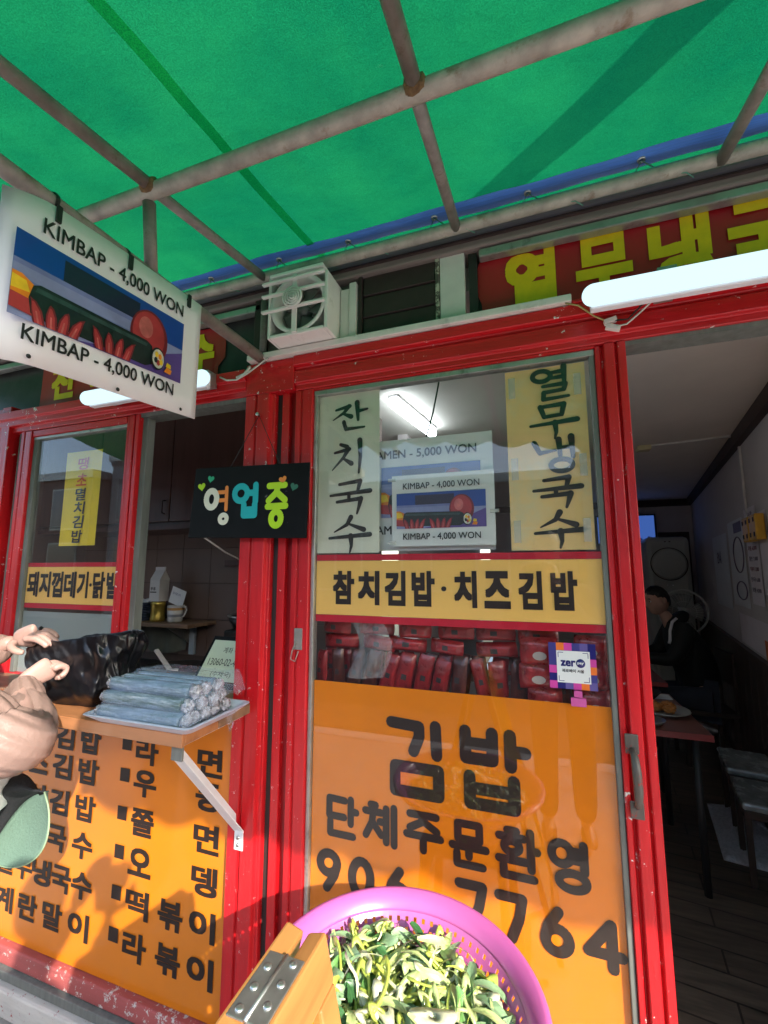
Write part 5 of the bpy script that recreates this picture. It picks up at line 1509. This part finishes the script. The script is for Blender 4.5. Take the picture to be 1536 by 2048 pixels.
# papers on the wall
def wsheet(name,y0,y1,z0,z1,m,label=None,off=.006,parent=None,cat='notice',group=None):
    vs=[wallpt(y1,z0,off),wallpt(y0,z0,off),wallpt(y0,z1,off),wallpt(y1,z1,off)]
    o=mob(name,vs,[(0,1,2,3)],m,parent)
    if label: tag(o,label,cat,group)
    return o
M_ntc=mat('lilac_white_notice',(.72,.66,.70),.6,var=.04);M_ntc2=mat('grey_white_poster',(.66,.66,.68),.6,var=.04)
n1=wsheet('wall_notice',1.83,2.12,1.29,1.87,M_ntc,'tall white printed price notice on the side wall nearest the yellow clips')
M_prn=mat('grey_violet_print',(.16,.12,.18),.6);M_prn2=mat('dark_red_print',(.25,.06,.08),.6)
def wtext(body,y0,z0,wd,ht,m,parent,off=.008,bold=.02):
    # facing the room: reads towards smaller y
    o=Vector(wallpt(y0,z0,off));return text('lettering',body,tuple(o),wd,ht,m,parent,u=-wu,v=FV,bold=bold)
wtext('메뉴판',2.05,1.81,.15,.035,M_prn,n1)
for i,(a,c) in enumerate((('김밥 4,000',M_prn),('라면 5,000',M_prn),('우동 6,000',M_prn2),('쫄면 7,000',M_prn),('떡볶이 5,000',M_prn2),('잔치국수 6,000',M_prn),('오뎅 4,000',M_prn))):
    wtext(a,2.09,1.735-i*.062,.22,.03,c,n1)
n2=wsheet('wall_poster',2.2,2.72,1.25,1.84,M_ntc2,'white poster with dark oval outlines on the side wall beyond the price notice',.005)
for zc,rz in((1.60,.12),(1.36,.06)):
    pts=[wallpt(2.4+.16*math.cos(2*PI*i/30),zc+rz*math.sin(2*PI*i/30),.008) for i in range(31)]
    tube('oval_outline',pts,.004,M_prn,n2,5)
wsheet('dark_block',2.24,2.5,1.75,1.82,M_prn,None,.0065,n2)
n3=wsheet('wall_poster',2.8,3.5,1.2,1.78,M_ntc2,'plain pale poster on the side wall, farthest from the doorway',.005)
wtext('안내',3.3,1.55,.2,.1,M_prn,n3)
n4=wsheet('wall_notice',1.75,2.6,1.0,1.2,M_ntc,'low pale sheet hanging under the price notice on the side wall',.005)
n5=wsheet('wall_notice',1.62,1.81,1.36,1.82,M_ntc,'slim pinkish notice on the side wall under the yellow clips',.005)
n6=wsheet('orange_notice',1.72,1.93,.985,1.1,mat('orange_notice_paper',(.55,.12,.03),.6),'small orange sheet on the side wall above the wainscot',.0075)
for y0,lab in((1.88,'yellow plastic holder on the side wall, left of the pair'),(1.70,'yellow plastic holder on the side wall, right of the pair')):
    e=empty('yellow_holder',tuple(wallpt(y0,1.70,.02)),lab,'holder')
    M_yh=mat('yellow_plastic_holder',(.62,.34,.03),.4)
    wbox('holder_body',y0-.075,y0+.075,.009,.05,1.66,1.80,M_yh,e,.006)
    for dy in(-.045,.045):
        for z in(1.69,1.77):
            wbox('screw',y0+dy-.012,y0+dy+.012,.0505,.053,z-.012,z+.012,M_brown,e)
# ceiling tube seen through the door glass
ct2=empty('tube_lamp',(-.6,.98,2.3),'lit ceiling tube seen through the top of the door glass','lamp')
a=Vector((-.632,.72,2.31));b=Vector((-.555,1.30,2.31))
vs,fs=tubed([a,a+(b-a)*.04,b-(b-a)*.04,b],[.012,.026,.026,.012],14)
mob('lamp_diffuser',vs,fs,M_lampin,ct2,True)
obox('lamp_base',tuple((a+b)/2+Vector((0,0,.032))),tuple((b-a)*.48),(.025,-.003,0),(0,0,.006),M_white,ct2)
tag(tube('hanging_wire',[(-.30,.3,2.349),(-.312,.3,2.18),(-.335,.3,2.07),(-.37,.3,1.95),(-.375,.3,1.8)],.003,M_wireb,None,6),'thin black wire hanging inside the door glass','wire')
# ------------------------------------------------------------------ people
def skinmesh(nodes,edges,sub=2,root=0):
    me=bpy.data.meshes.new('t');me.from_pydata([Vector(n[:3]) for n in nodes],edges,[])
    o=bpy.data.objects.new('t',me);COL.objects.link(o)
    o.modifiers.new('s','SKIN').use_smooth_shade=True
    for i,n in enumerate(nodes):
        sv=me.skin_vertices[0].data[i];r=n[3];sv.radius=(r,n[4] if len(n)>4 else r);sv.use_root=(i==root)
    if sub:
        m=o.modifiers.new('u','SUBSURF');m.levels=sub;m.render_levels=sub
    dg=bpy.context.evaluated_depsgraph_get();dg.update()
    em=bpy.data.meshes.new_from_object(o.evaluated_get(dg))
    V=[v.co.copy() for v in em.vertices];Fs=[tuple(p.vertices) for p in em.polygons]
    bpy.data.objects.remove(o);bpy.data.meshes.remove(me);bpy.data.meshes.remove(em)
    return V,Fs
def chain(pts,sub=2):
    return skinmesh(pts,[(i,i+1) for i in range(len(pts)-1)],sub)
def handd(wrist,d,nrm,curl=.6,size=1.0,spread=.12,thumb=1,pinch=False):
    """palm, four unequal fingers with two bends, thumb from the side. d points to the knuckles, nrm is the back of the hand"""
    d=Vector(d).normalized();nrm=Vector(nrm);nrm=(nrm-d*nrm.dot(d)).normalized();s=d.cross(nrm)*thumb  # towards the thumb
    w=Vector(wrist);S=size
    parts=[]
    palm=[tuple(w-d*.01)+(.021*S,.026*S),tuple(w+d*.03*S)+(.017*S,.033*S),tuple(w+d*.065*S)+(.016*S,.039*S),tuple(w+d*.085*S)+(.012*S,.037*S)]
    V,Fs=chain(palm,2)
    # flatten the palm along nrm
    c=w
    V=[v-nrm*((v-c).dot(nrm)*(.0))*1 for v in V]
    def squash(v):
        q=v-c;a=q.dot(nrm);b=q.dot(s)
        return v
    parts.append((V,Fs))
    lens=[.072,.08,.074,.058]
    for k in range(4):
        o=(1.5-k)*.0185*S
        base=w+d*(.07*S)+s*o
        dirv=(d+s*(1.5-k)*spread).normalized()
        pts=[tuple(base)+(.0112*S,)]
        p=base+dirv*.022*S;pts.append(tuple(p)+(.011*S,))
        ang=0
        cc=curl*(1.0 if not pinch else (1.25 if k<2 else .8))
        for j,(fr,cv_) in enumerate(((.42,.55),(.33,.8),(.25,.55))):
            ang+=cc*cv_
            dv=(dirv*math.cos(ang)-nrm*math.sin(ang)).normalized()
            p=p+dv*lens[k]*fr*S*1.0
            pts.append(tuple(p)+((.0105-.0012*j)*S,))
        parts.append(chain(pts,2))
    tb=w+d*.022*S+s*.026*S-nrm*.004*S
    t1=tb+(s*.8+d*.6-nrm*.2).normalized()*.032*S
    t2=t1+(d*.9+s*.15-nrm*.5*(1+pinch)).normalized()*.03*S
    t3=t2+(d*.8-s*.35-nrm*.5).normalized()*.024*S
    parts.append(chain([tuple(tb)+(.0145*S,),tuple(t1)+(.0118*S,),tuple(t2)+(.0102*S,),tuple(t3)+(.0082*S,)],2))
    return parts
def headd(c,face,upv,s=1.0):
    """egg shaped head with nose, brow, mouth, chin and ears, looking along face"""
    f=Vector(face).normalized();u=Vector(upv);u=(u-f*u.dot(f)).normalized();r=f.cross(u)
    bm=bmesh.new();bmesh.ops.create_icosphere(bm,subdivisions=5,radius=1)
    V=[]
    for v in bm.verts:
        a,b,h=v.co.x,v.co.y,v.co.z   # right, front, up
        w_=.074;dp=.094;ht=.115
        t=max(0,-h)
        wx=w_*(1-.32*t**1.5);x=a*wx;y=b*dp*(1-.1*t);z=h*ht
        if h<-.2 and b>0: y+=.012*t
        if b>.2:
            g=lambda X,Z,sx,sz:math.exp(-((x-X)/sx)**2-((z-Z)/sz)**2)
            y+=.024*g(0,-.022,.011,.017)+.012*g(0,.0,.009,.022)
            y-=.011*(g(.031,.008,.014,.011)+g(-.031,.008,.014,.011))
            y+=.005*(g(.03,.028,.02,.007)+g(-.03,.028,.02,.007))
            y+=.006*g(0,-.052,.02,.006)+.006*g(0,-.064,.018,.006)-.005*g(0,-.058,.022,.003)
            y+=.010*g(0,-.092,.02,.016)
        V.append(Vector(c)+(r*x+f*y+u*z)*s)
    Fs=[tuple(q.index for q in p.verts) for p in bm.faces];bm.free()
    parts=[(V,Fs)]
    for sg in(-1,1):
        e=Vector(c)+(r*sg*.074+f*-.012)*s
        ev=[]
        bm=bmesh.new();bmesh.ops.create_icosphere(bm,subdivisions=2,radius=1)
        for v in bm.verts: ev.append(e+(r*v.co.x*.011+f*(v.co.y*.02-.01*abs(v.co.x))+u*v.co.z*.031)*s)
        parts.append((ev,[tuple(q.index for q in p.verts) for p in bm.faces]));bm.free()
    return parts
def haird(c,face,upv,s=1.0,back=.3,seed=0):
    f=Vector(face).normalized();u=Vector(upv);u=(u-f*u.dot(f)).normalized();r=f.cross(u)
    bm=bmesh.new();bmesh.ops.create_icosphere(bm,subdivisions=4,radius=1)
    kill=[v for v in bm.verts if not (v.co.z>.10+.55*max(0,v.co.y)-.8*max(0,-v.co.y)+.06*mnoise.noise(v.co*7))]
    bmesh.ops.delete(bm,geom=kill,context='VERTS')
    V=[]
    bm.verts.index_update()
    for v in bm.verts:
        k=1+.05*mnoise.noise(v.co*9+Vector((seed,0,0)))
        V.append(Vector(c)+(r*v.co.x*.081*k+f*(v.co.y*.102*k)+u*v.co.z*.124*k)*s)
    Fs=[tuple(q.index for q in p.verts) for p in bm.faces];bm.free();return V,Fs
M_hair=mat('black_hair',(.012,.010,.009),.45,var=.4,scale=90,stretch=(1,1,.3),bump=.5,bscale=150)
M_eyew=mat('eye_white',(.7,.68,.65),.3);M_eyeb=mat('dark_iris',(.02,.012,.01),.2)
def face_bits(c,face,upv,parent,s=1.0):
    f=Vector(face).normalized();u=Vector(upv);u=(u-f*u.dot(f)).normalized();r=f.cross(u)
    for sg in(-1,1):
        e=Vector(c)+(r*sg*.031+f*.070+u*.008)*s
        vs,fs=lathed([(0,-.011),(.008,-.008),(.0115,0),(.008,.008),(0,.011)],(0,0,0),12)
        mob('eye',[e+v_ for v_ in map(Vector,vs)],fs,M_eyew,parent,True)
        mob('iris',[e+f*.0085*s+Vector(v_)*.45 for v_ in vs],fs,M_eyeb,parent,True)
        b=Vector(c)+(r*sg*.031+f*.083+u*.030)*s
        obox('eyebrow',tuple(b),tuple(r*.017),tuple(f*.003),tuple(u*.0035),M_hair,parent)
def ramp_r(V,fn):
    return [fn(v) for v in V]
def puffy(V,axis_pts,amp,step):
    """quilting: push vertices out between seams along a limb"""
    out=[]
    P_=[Vector(p) for p in axis_pts]
    L=[0]
    for i in range(1,len(P_)):L.append(L[-1]+(P_[i]-P_[i-1]).length)
    for v in V:
        best=None
        for i in range(len(P_)-1):
            a,b=P_[i],P_[i+1];d=b-a;t=max(0,min(1,(v-a).dot(d)/d.length_squared));q=a+d*t;dist=(v-q).length
            if best is None or dist<best[0]: best=(dist,L[i]+d.length*t,q)
        n=(v-best[2]).normalized()
        ph=best[1]/step
        k=abs(math.sin(ph*PI))**.6
        nz=mnoise.noise(v*22)*.4-abs(mnoise.noise(v*48))*.5
        out.append(v+n*amp*(k-.5+nz))
    return out
def person(name,loc,label,J,skin,jacket,trous,shoe,hands,face,headc,jr=1.0,pad=.012,quilt=None,hair=True,sub=2):
    e=empty(name,loc,label,'person')
    # body: one surface from pelvis to wrists, ankles and neck
    keys=['pelvis','waist','chest','neck','skull','lsh','lel','lwr','rsh','rel','rwr','lhip','lkn','lan','rhip','rkn','ran','ltoe','rtoe']
    rad=dict(pelvis=(.115,.15),waist=(.10,.13),chest=(.105,.15),neck=(.055,.055),skull=(.052,.052),lsh=(.06,.06),lel=(.040,.040),lwr=(.026,.030),rsh=(.06,.06),rel=(.040,.040),rwr=(.026,.030),lhip=(.085,.085),lkn=(.056,.056),lan=(.04,.04),rhip=(.085,.085),rkn=(.056,.056),ran=(.04,.04),ltoe=(.035,.028),rtoe=(.035,.028))
    ed=[('pelvis','waist'),('waist','chest'),('chest','neck'),('neck','skull'),('chest','lsh'),('lsh','lel'),('lel','lwr'),('chest','rsh'),('rsh','rel'),('rel','rwr'),('pelvis','lhip'),('lhip','lkn'),('lkn','lan'),('lan','ltoe'),('pelvis','rhip'),('rhip','rkn'),('rkn','ran'),('ran','rtoe')]
    ix={k:i for i,k in enumerate(keys)}
    nodes=[tuple(J[k])+tuple(x*.86 for x in rad[k]) for k in keys]
    parts=[skinmesh(nodes,[(ix[a],ix[b]) for a,b in ed],sub)]
    parts+=headd(headc,face,(0,0,1))
    for h in hands: parts+=handd(**h)
    mob('body',*join(*parts),skin,e,True)
    face_bits(headc,face,(0,0,1),e)
    if hair: mob('hair',*haird(headc,face,(0,0,1)),M_hair,e,True)
    # jacket
    jk=['waist0','waist','chest','collar','lsh','lel','lcuff','rsh','rel','rcuff']
    JJ=dict(J);JJ['waist0']=Vector(J['pelvis'])*.8+Vector(J['waist'])*.2
    JJ['collar']=Vector(J['chest'])*.25+Vector(J['neck'])*.75
    JJ['lcuff']=Vector(J['lwr'])*.93+Vector(J['lel'])*.07;JJ['rcuff']=Vector(J['rwr'])*.93+Vector(J['rel'])*.07
    if quilt:
        JJ['rel']=Vector(J['rsh'])*.8+Vector(J['rel'])*.2;JJ['rcuff']=Vector(J['rsh'])*.65+Vector(J['rel'])*.35
    jrad=dict(waist0=(.135,.17),waist=(.13,.165),chest=(.13,.175),collar=(.075,.08),lsh=(.085,.085),lel=(.062,.062),lcuff=(.038,.04),rsh=(.085,.085),rel=(.062,.062),rcuff=(.042,.044))
    jx={k:i for i,k in enumerate(jk)}
    jed=[('waist0','waist'),('waist','chest'),('chest','collar'),('chest','lsh'),('lsh','lel'),('lel','lcuff'),('chest','rsh'),('rsh','rel'),('rel','rcuff')]
    V,Fs=skinmesh([tuple(JJ[k])+tuple(x*jr for x in jrad[k]) for k in jk],[(jx[a],jx[b]) for a,b in jed],sub+2 if quilt else sub)
    if quilt:
        V=puffy(V,[JJ['rsh'],JJ['chest'],JJ['lsh'],JJ['lel'],JJ['lcuff']],*quilt)
    mob('jacket',V,Fs,jacket,e,True)
    tk_=['pelvis','lhip','lkn','lan','rhip','rkn','ran']
    tr=dict(pelvis=(.125,.16),lhip=(.1,.1),lkn=(.075,.075),lan=(.062,.062),rhip=(.1,.1),rkn=(.075,.075),ran=(.062,.062))
    tx={k:i for i,k in enumerate(tk_)}
    mob('trousers',*skinmesh([tuple(J[k])+tr[k] for k in tk_],[(tx[a],tx[b]) for a,b in [('pelvis','lhip'),('lhip','lkn'),('lkn','lan'),('pelvis','rhip'),('rhip','rkn'),('rkn','ran')]],sub),trous,e,True)
    for s in 'lr':
        a=Vector(J[s+'an']);t=Vector(J[s+'toe'])
        mob('shoe',*chain([tuple(a+Vector((0,0,-.02)))+(.045,),tuple((a+t)/2+Vector((0,0,-.012)))+(.046,.036),tuple(t)+(.042,.03)],2),shoe,e,True)
    return e
M_puff=mat('beige_quilted_nylon',(.265,.175,.15),.45,var=.06,scale=6,bump=.4,bscale=26)
M_dkcl=mat('dark_cloth',(.016,.016,.02),.8,var=.2,bump=.2,bscale=150)
M_jeans=mat('dark_trousers',(.03,.032,.045),.85,var=.2)
M_shoe=mat('dark_shoe',(.03,.03,.03),.5)
# customer at the counter
J=dict(pelvis=(-1.56,-.52,.95),waist=(-1.58,-.54,1.10),chest=(-1.60,-.56,1.30),neck=(-1.60,-.55,1.47),skull=(-1.60,-.54,1.55),
 rsh=(-1.40,-.64,1.36),rel=(-1.09,-.50,1.122),rwr=(-1.372,-.352,1.19),lsh=(-1.72,-.40,1.37),lel=(-1.80,-.30,1.16),lwr=(-1.575,-.25,1.280),
 lhip=(-1.68,-.50,.9),lkn=(-1.66,-.48,.5),lan=(-1.68,-.50,.09),ltoe=(-1.58,-.42,.035),rhip=(-1.58,-.66,.9),rkn=(-1.56,-.64,.5),ran=(-1.58,-.66,.09),rtoe=(-1.48,-.58,.035))
hands=[dict(wrist=(-1.358,-.352,1.188),d=(.22,.80,.42),nrm=(-.05,-.42,.85),curl=1.75,size=.95,spread=-.04,thumb=-1),
       dict(wrist=(-1.565,-.248,1.285),d=(.96,.0,.16),nrm=(-.12,-.3,.93),curl=.52,size=1.0,spread=-.06,thumb=1)]
cu=person('person',(-1.6,-.56,0),'person in a beige quilted jacket holding open the black bag at the counter',J,M_skinp,M_puff,M_jeans,M_shoe,hands,(.8,.6,-.3),(-1.575,-.53,1.635),jr=1.05,quilt=(.015,.07))
# quilted right sleeve, puffed between seams
def bez(ps,n):
    out=[]
    for i in range(n+1):
        t=i/n*(len(ps)-1);k=min(int(t),len(ps)-2);f=t-k
        p0=Vector(ps[max(k-1,0)]);p1=Vector(ps[k]);p2=Vector(ps[k+1]);p3=Vector(ps[min(k+2,len(ps)-1)])
        out.append(.5*((2*p1)+(p2-p0)*f+(2*p0-5*p1+4*p2-p3)*f*f+(3*p1-p0-3*p2+p3)*f**3))
    return out
NS,NA=150,72
path=bez([(-1.42,-.66,1.38),(-1.28,-.60,1.235),(-1.145,-.515,1.125),(-1.165,-.455,1.105),(-1.26,-.40,1.137),(-1.338,-.362,1.178)],NS)
rad_=bez([(.085,0,0),(.082,0,0),(.075,0,0),(.070,0,0),(.058,0,0),(.042,0,0)],NS)
V=[];Fs=[];prev=None;sl_=0
for i,p in enumerate(path):
    t=((path[min(i+1,NS)]-path[max(i-1,0)])).normalized()
    if i: sl_+=(p-path[i-1]).length
    if prev is None: u_=t.cross(Vector((0,0,1))).normalized()
    else: u_=(prev-t*prev.dot(t)).normalized()
    prev=u_;v_=t.cross(u_)
    for k in range(NA):
        an=2*PI*k/NA
        d=u_*math.cos(an)+v_*math.sin(an)
        ph=(sl_+.03*math.sin(an+.6))/.12
        puff=abs(math.sin(ph*PI))**.42
        q=Vector((math.cos(an)*1.4,math.sin(an)*1.4,sl_*9))
        wr=abs(mnoise.noise(Vector((math.cos(an)*2.2,math.sin(an)*2.2,sl_*5))))*.8+(1-puff)*.5*mnoise.noise(Vector((math.cos(an)*12,math.sin(an)*12,sl_*3)))
        wr+=abs(mnoise.noise(Vector((math.cos(an)*4.5+sl_*6,math.sin(an)*4.5,sl_*4+3))))*.75
        gather=(1-puff)*mnoise.noise(Vector((math.cos(an)*9,math.sin(an)*9,3)))*.006
        r_=rad_[i].x*(.86+.17*puff)-.013*wr*(.4+.6*puff)+gather
        V.append(p+d*r_)
for i in range(NS):
    for k in range(NA):
        a=i*NA+k;b=i*NA+(k+1)%NA;Fs.append((a,b,b+NA,a+NA))
sleeve_=fixn(mob('sleeve',V,Fs,M_puff,cu,True))
M_seamp=mat('beige_seam_thread',(.10,.066,.055),.7)
LS=[0]
for i in range(1,NS+1): LS.append(LS[-1]+(path[i]-path[i-1]).length)
for kk in range(0,5):
    pts=[]
    for k in range(NA+1):
        an=2*PI*(k%NA)/NA
        sl0=kk*.12-.03*math.sin(an+.6)
        i=min(range(NS+1),key=lambda j:abs(LS[j]-sl0))
        if LS[i]<.01 or i>NS-2: pts=[];break
        pts.append(V[i*NA+(k%NA)])
    if len(pts)>4: tube('seam',pts,.0013,M_seamp,sleeve_,5)
# cuff and shirt hem
M_cuff=mat('beige_knit_cuff',(.25,.17,.145),.8,var=.1)
V,Fs=chain([(-1.325,-.366,1.178,.040),(-1.352,-.353,1.192,.036)],2)
mob('cuff',V,Fs,M_cuff,cu,True)
M_shirt=mat('white_cotton',(.74,.74,.72),.8,var=.04,bump=.3,bscale=20)
V,Fs=skinmesh([(-1.56,-.50,1.06,.16,.17),(-1.50,-.45,.95,.18,.18),(-1.475,-.43,.78,.18,.18)],[(0,1),(1,2)],2)
V=[v+Vector((.012*math.sin(v.z*70+v.x*20),0,0)) for v in V]
mob('shirt_hem',V,Fs,M_shirt,cu,True)
# cap hanging at the customer's side
cpx=empty('baseball_cap',(-1.25,-.42,.8),'black cap with pale green brim hanging at the side of the person in beige','cap')
M_capb=mat('black_cap_cotton',(.010,.011,.014),.85,var=.3,bump=.3,bscale=120)
M_capg=mat('pale_green_brim_cotton',(.125,.21,.16),.8,var=.05,bump=.35,bscale=160)
def capb(org,ex,ey,nrm):
    org,ex,ey,nrm=map(Vector,(org,ex,ey,nrm))
    return lambda a,b,c=0: org+ex*a+ey*b+nrm*c
# picture-plane axes of the brim: ex runs down-left to up-right along its root, ey outwards
ex=Vector((.168,.02,.160));ey=Vector((.082,-.016,-.058));nr=ex.cross(ey).normalized()*-1
Fp=capb((-1.412,-.35,.760),ex,ey,nr)
def brim(u,v):
    w_=math.sin(PI*u)**.46
    root=-.42*math.sin(PI*u)
    out=1.12*w_
    b=root+(out-root)*v
    return Fp(u,b,-.018*math.cos((u-.5)*PI)*(1)+.010*v)
o=solid(grid('brim',brim,40,14,M_capg,cpx),.004)
pts=[brim(i/40,1.0) for i in range(41)]
tube('brim_edge',pts,.0022,mat('cream_piping',(.26,.36,.22),.8),cpx,6)
def crown(u,v):
    a=PI*u
    # dome behind the brim
    root=-.42*math.sin(PI*u)
    p=Fp(u,root,0)
    q=Fp(.5+(u-.5)*.75,-1.2*math.sin(PI*u)**.5-.1,.0)
    t=v
    base=p.lerp(q,t)-nr*(.018*math.cos((u-.5)*PI))
    return base+nr*(.055*math.sin(PI*t)*math.sin(PI*u)**.5)
solid(grid('crown',crown,36,16,M_capb,cpx),.003)
# the person taking the picture
J=dict(pelvis=(.10,-1.66,.92),waist=(.10,-1.66,1.06),chest=(.09,-1.65,1.27),neck=(.08,-1.63,1.44),skull=(.07,-1.60,1.53),
 rsh=(.27,-1.64,1.35),rel=(.24,-1.46,1.17),rwr=(.075,-1.30,1.43),lsh=(-.09,-1.64,1.35),lel=(-.17,-1.47,1.17),lwr=(-.075,-1.30,1.43),
 lhip=(0.0,-1.66,.88),lkn=(0.0,-1.62,.48),lan=(0,-1.66,.09),ltoe=(0,-1.52,.035),rhip=(.2,-1.66,.88),rkn=(.2,-1.62,.48),ran=(.2,-1.66,.09),rtoe=(.21,-1.52,.035))
hands=[dict(wrist=(.075,-1.30,1.432),d=(-.15,.25,.6),nrm=(.5,-.75,0),curl=.7,size=.95,spread=.04,thumb=1),
       dict(wrist=(-.075,-1.30,1.432),d=(.15,.25,.6),nrm=(-.5,-.75,0),curl=.7,size=.95,spread=.04,thumb=-1)]
person('person',(.1,-1.66,0),'person in dark clothes with raised arms photographing the shop front',J,M_skin,M_dkcl,M_jeans,M_shoe,hands,(-.25,1,-.1),(.06,-1.57,1.615))
ph=empty('mobile_phone',(.0,-1.235,1.42),'black mobile phone held up in front of the shop by the person in dark clothes','phone')
obox('phone_body',(-.025,-1.229,1.455),(.037,.013,0),(-.0014,.004,0),(0,-.01,.076),mat('black_phone',(.012,.012,.014),.25,coat=.5),ph,.003)
# seated person inside
J=dict(pelvis=(1.22,3.06,.50),waist=(1.19,3.05,.66),chest=(1.10,3.04,.90),neck=(1.0,3.03,1.09),skull=(.96,3.03,1.17),
 rsh=(1.06,3.20,1.02),rel=(.95,3.22,.80),rwr=(.72,3.12,.80),lsh=(1.08,2.87,1.02),lel=(.97,2.83,.80),lwr=(.72,2.93,.80),
 lhip=(1.16,2.95,.50),lkn=(.80,2.95,.50),lan=(.82,2.95,.1),ltoe=(.70,2.95,.055),rhip=(1.16,3.15,.50),rkn=(.80,3.15,.50),ran=(.82,3.15,.1),rtoe=(.70,3.15,.055))
hands=[dict(wrist=(.72,3.12,.80),d=(-1,-.2,-.05),nrm=(0,0,1),curl=.5,size=1,spread=.06,thumb=1),dict(wrist=(.72,2.93,.80),d=(-1,.2,-.05),nrm=(0,0,1),curl=.5,size=1,spread=.06,thumb=-1)]
M_blkj=mat('black_jacket',(.008,.009,.009),.7,var=.2,bump=.3,bscale=30)
se=person('person',(1.2,3.05,.02),'person in a black jacket with white hood cord seated at the far table',J,M_skin,M_blkj,M_jeans,M_shoe,hands,(-1,-.35,-.2),(.93,3.02,1.245))
tube('hood_cord',[(1.02,2.86,1.12),(.985,2.85,1.09),(.965,2.85,1.02),(.955,2.83,.95),(.945,2.82,.93)],.011,M_white,se,8)
V,Fs=chain([(1.10,3.04,1.05,.1,.12),(1.05,3.03,1.10,.1,.115),(1.03,3.03,1.13,.075,.085)],2)
mob('hood',V,Fs,M_blkj,se,True)
st=empty('dining_chair',(1.2,3.05,.02),'dark dining chair under the seated person in black','chair')
box('seat',1.0,1.38,2.86,3.24,.40,.43,M_bench,st,.004)
for x in(1.03,1.35):
    for y in(2.89,3.21): box('leg',x-.015,x+.015,y-.015,y+.015,.02,.3995,M_bench,st)
box('backrest',1.36,1.385,2.88,3.22,.62,.86,M_bench,st,.004)
for y in(2.9,3.2): box('back_post',1.362,1.383,y-.012,y+.012,.43,.6195,M_bench,st)

# ------------------------------------------------------------------ across the street (seen in the glass)
def house(name,x0,x1,y0,y1,h,m,label,cols,rws,roof=0,z1=.9):
    e=empty(name,((x0+x1)/2,y0,0),label,'building')
    box('wall',x0,x1,y1,y0,0,h,m,e)
    for r in range(rws):
        for c in range(cols):
            xa=x0+(x1-x0)*(c+.22)/cols;xb=x0+(x1-x0)*(c+.78)/cols;za=z1+r*(h-z1)/rws+.15;zb=za+min(1.3,(h-z1)/rws-.5)
            f=box('window',xa-.05,xb+.05,y0,y0+.04,za-.05,zb+.05,M_alu,e)
            box('pane',xa,xb,y0+.041,y0+.05,za,zb,M_bldw,f)
    if roof: box('parapet',x0-.1,x1+.1,y1,y0+.1,h,h+roof,M_alu,e)
    return e
house('shop_building',-26,-13.2,-8.5,-14,4.4,M_bldg2,'brown two storey building across the street, mirrored in the left window',6,2,.25)
house('shop_building',-13,-6.2,-9,-14,5.0,M_bldg,'pale grey building with a parapet across the street',4,2,.3)
house('shop_building',-6,.8,-8.5,-13,3.4,M_bldg2,'low brown shop building across the street',4,1,.2)
house('shop_building',1,9,-9,-14,3.8,M_bldg,'low grey shop building across the street, on the right',4,1,.25)
house('shop_building',9.3,20,-9.5,-15,4.2,M_bldg2,'brown shop building at the far right of the street',5,2,.25)
# unseen pole added above the canopy whose shade falls across it
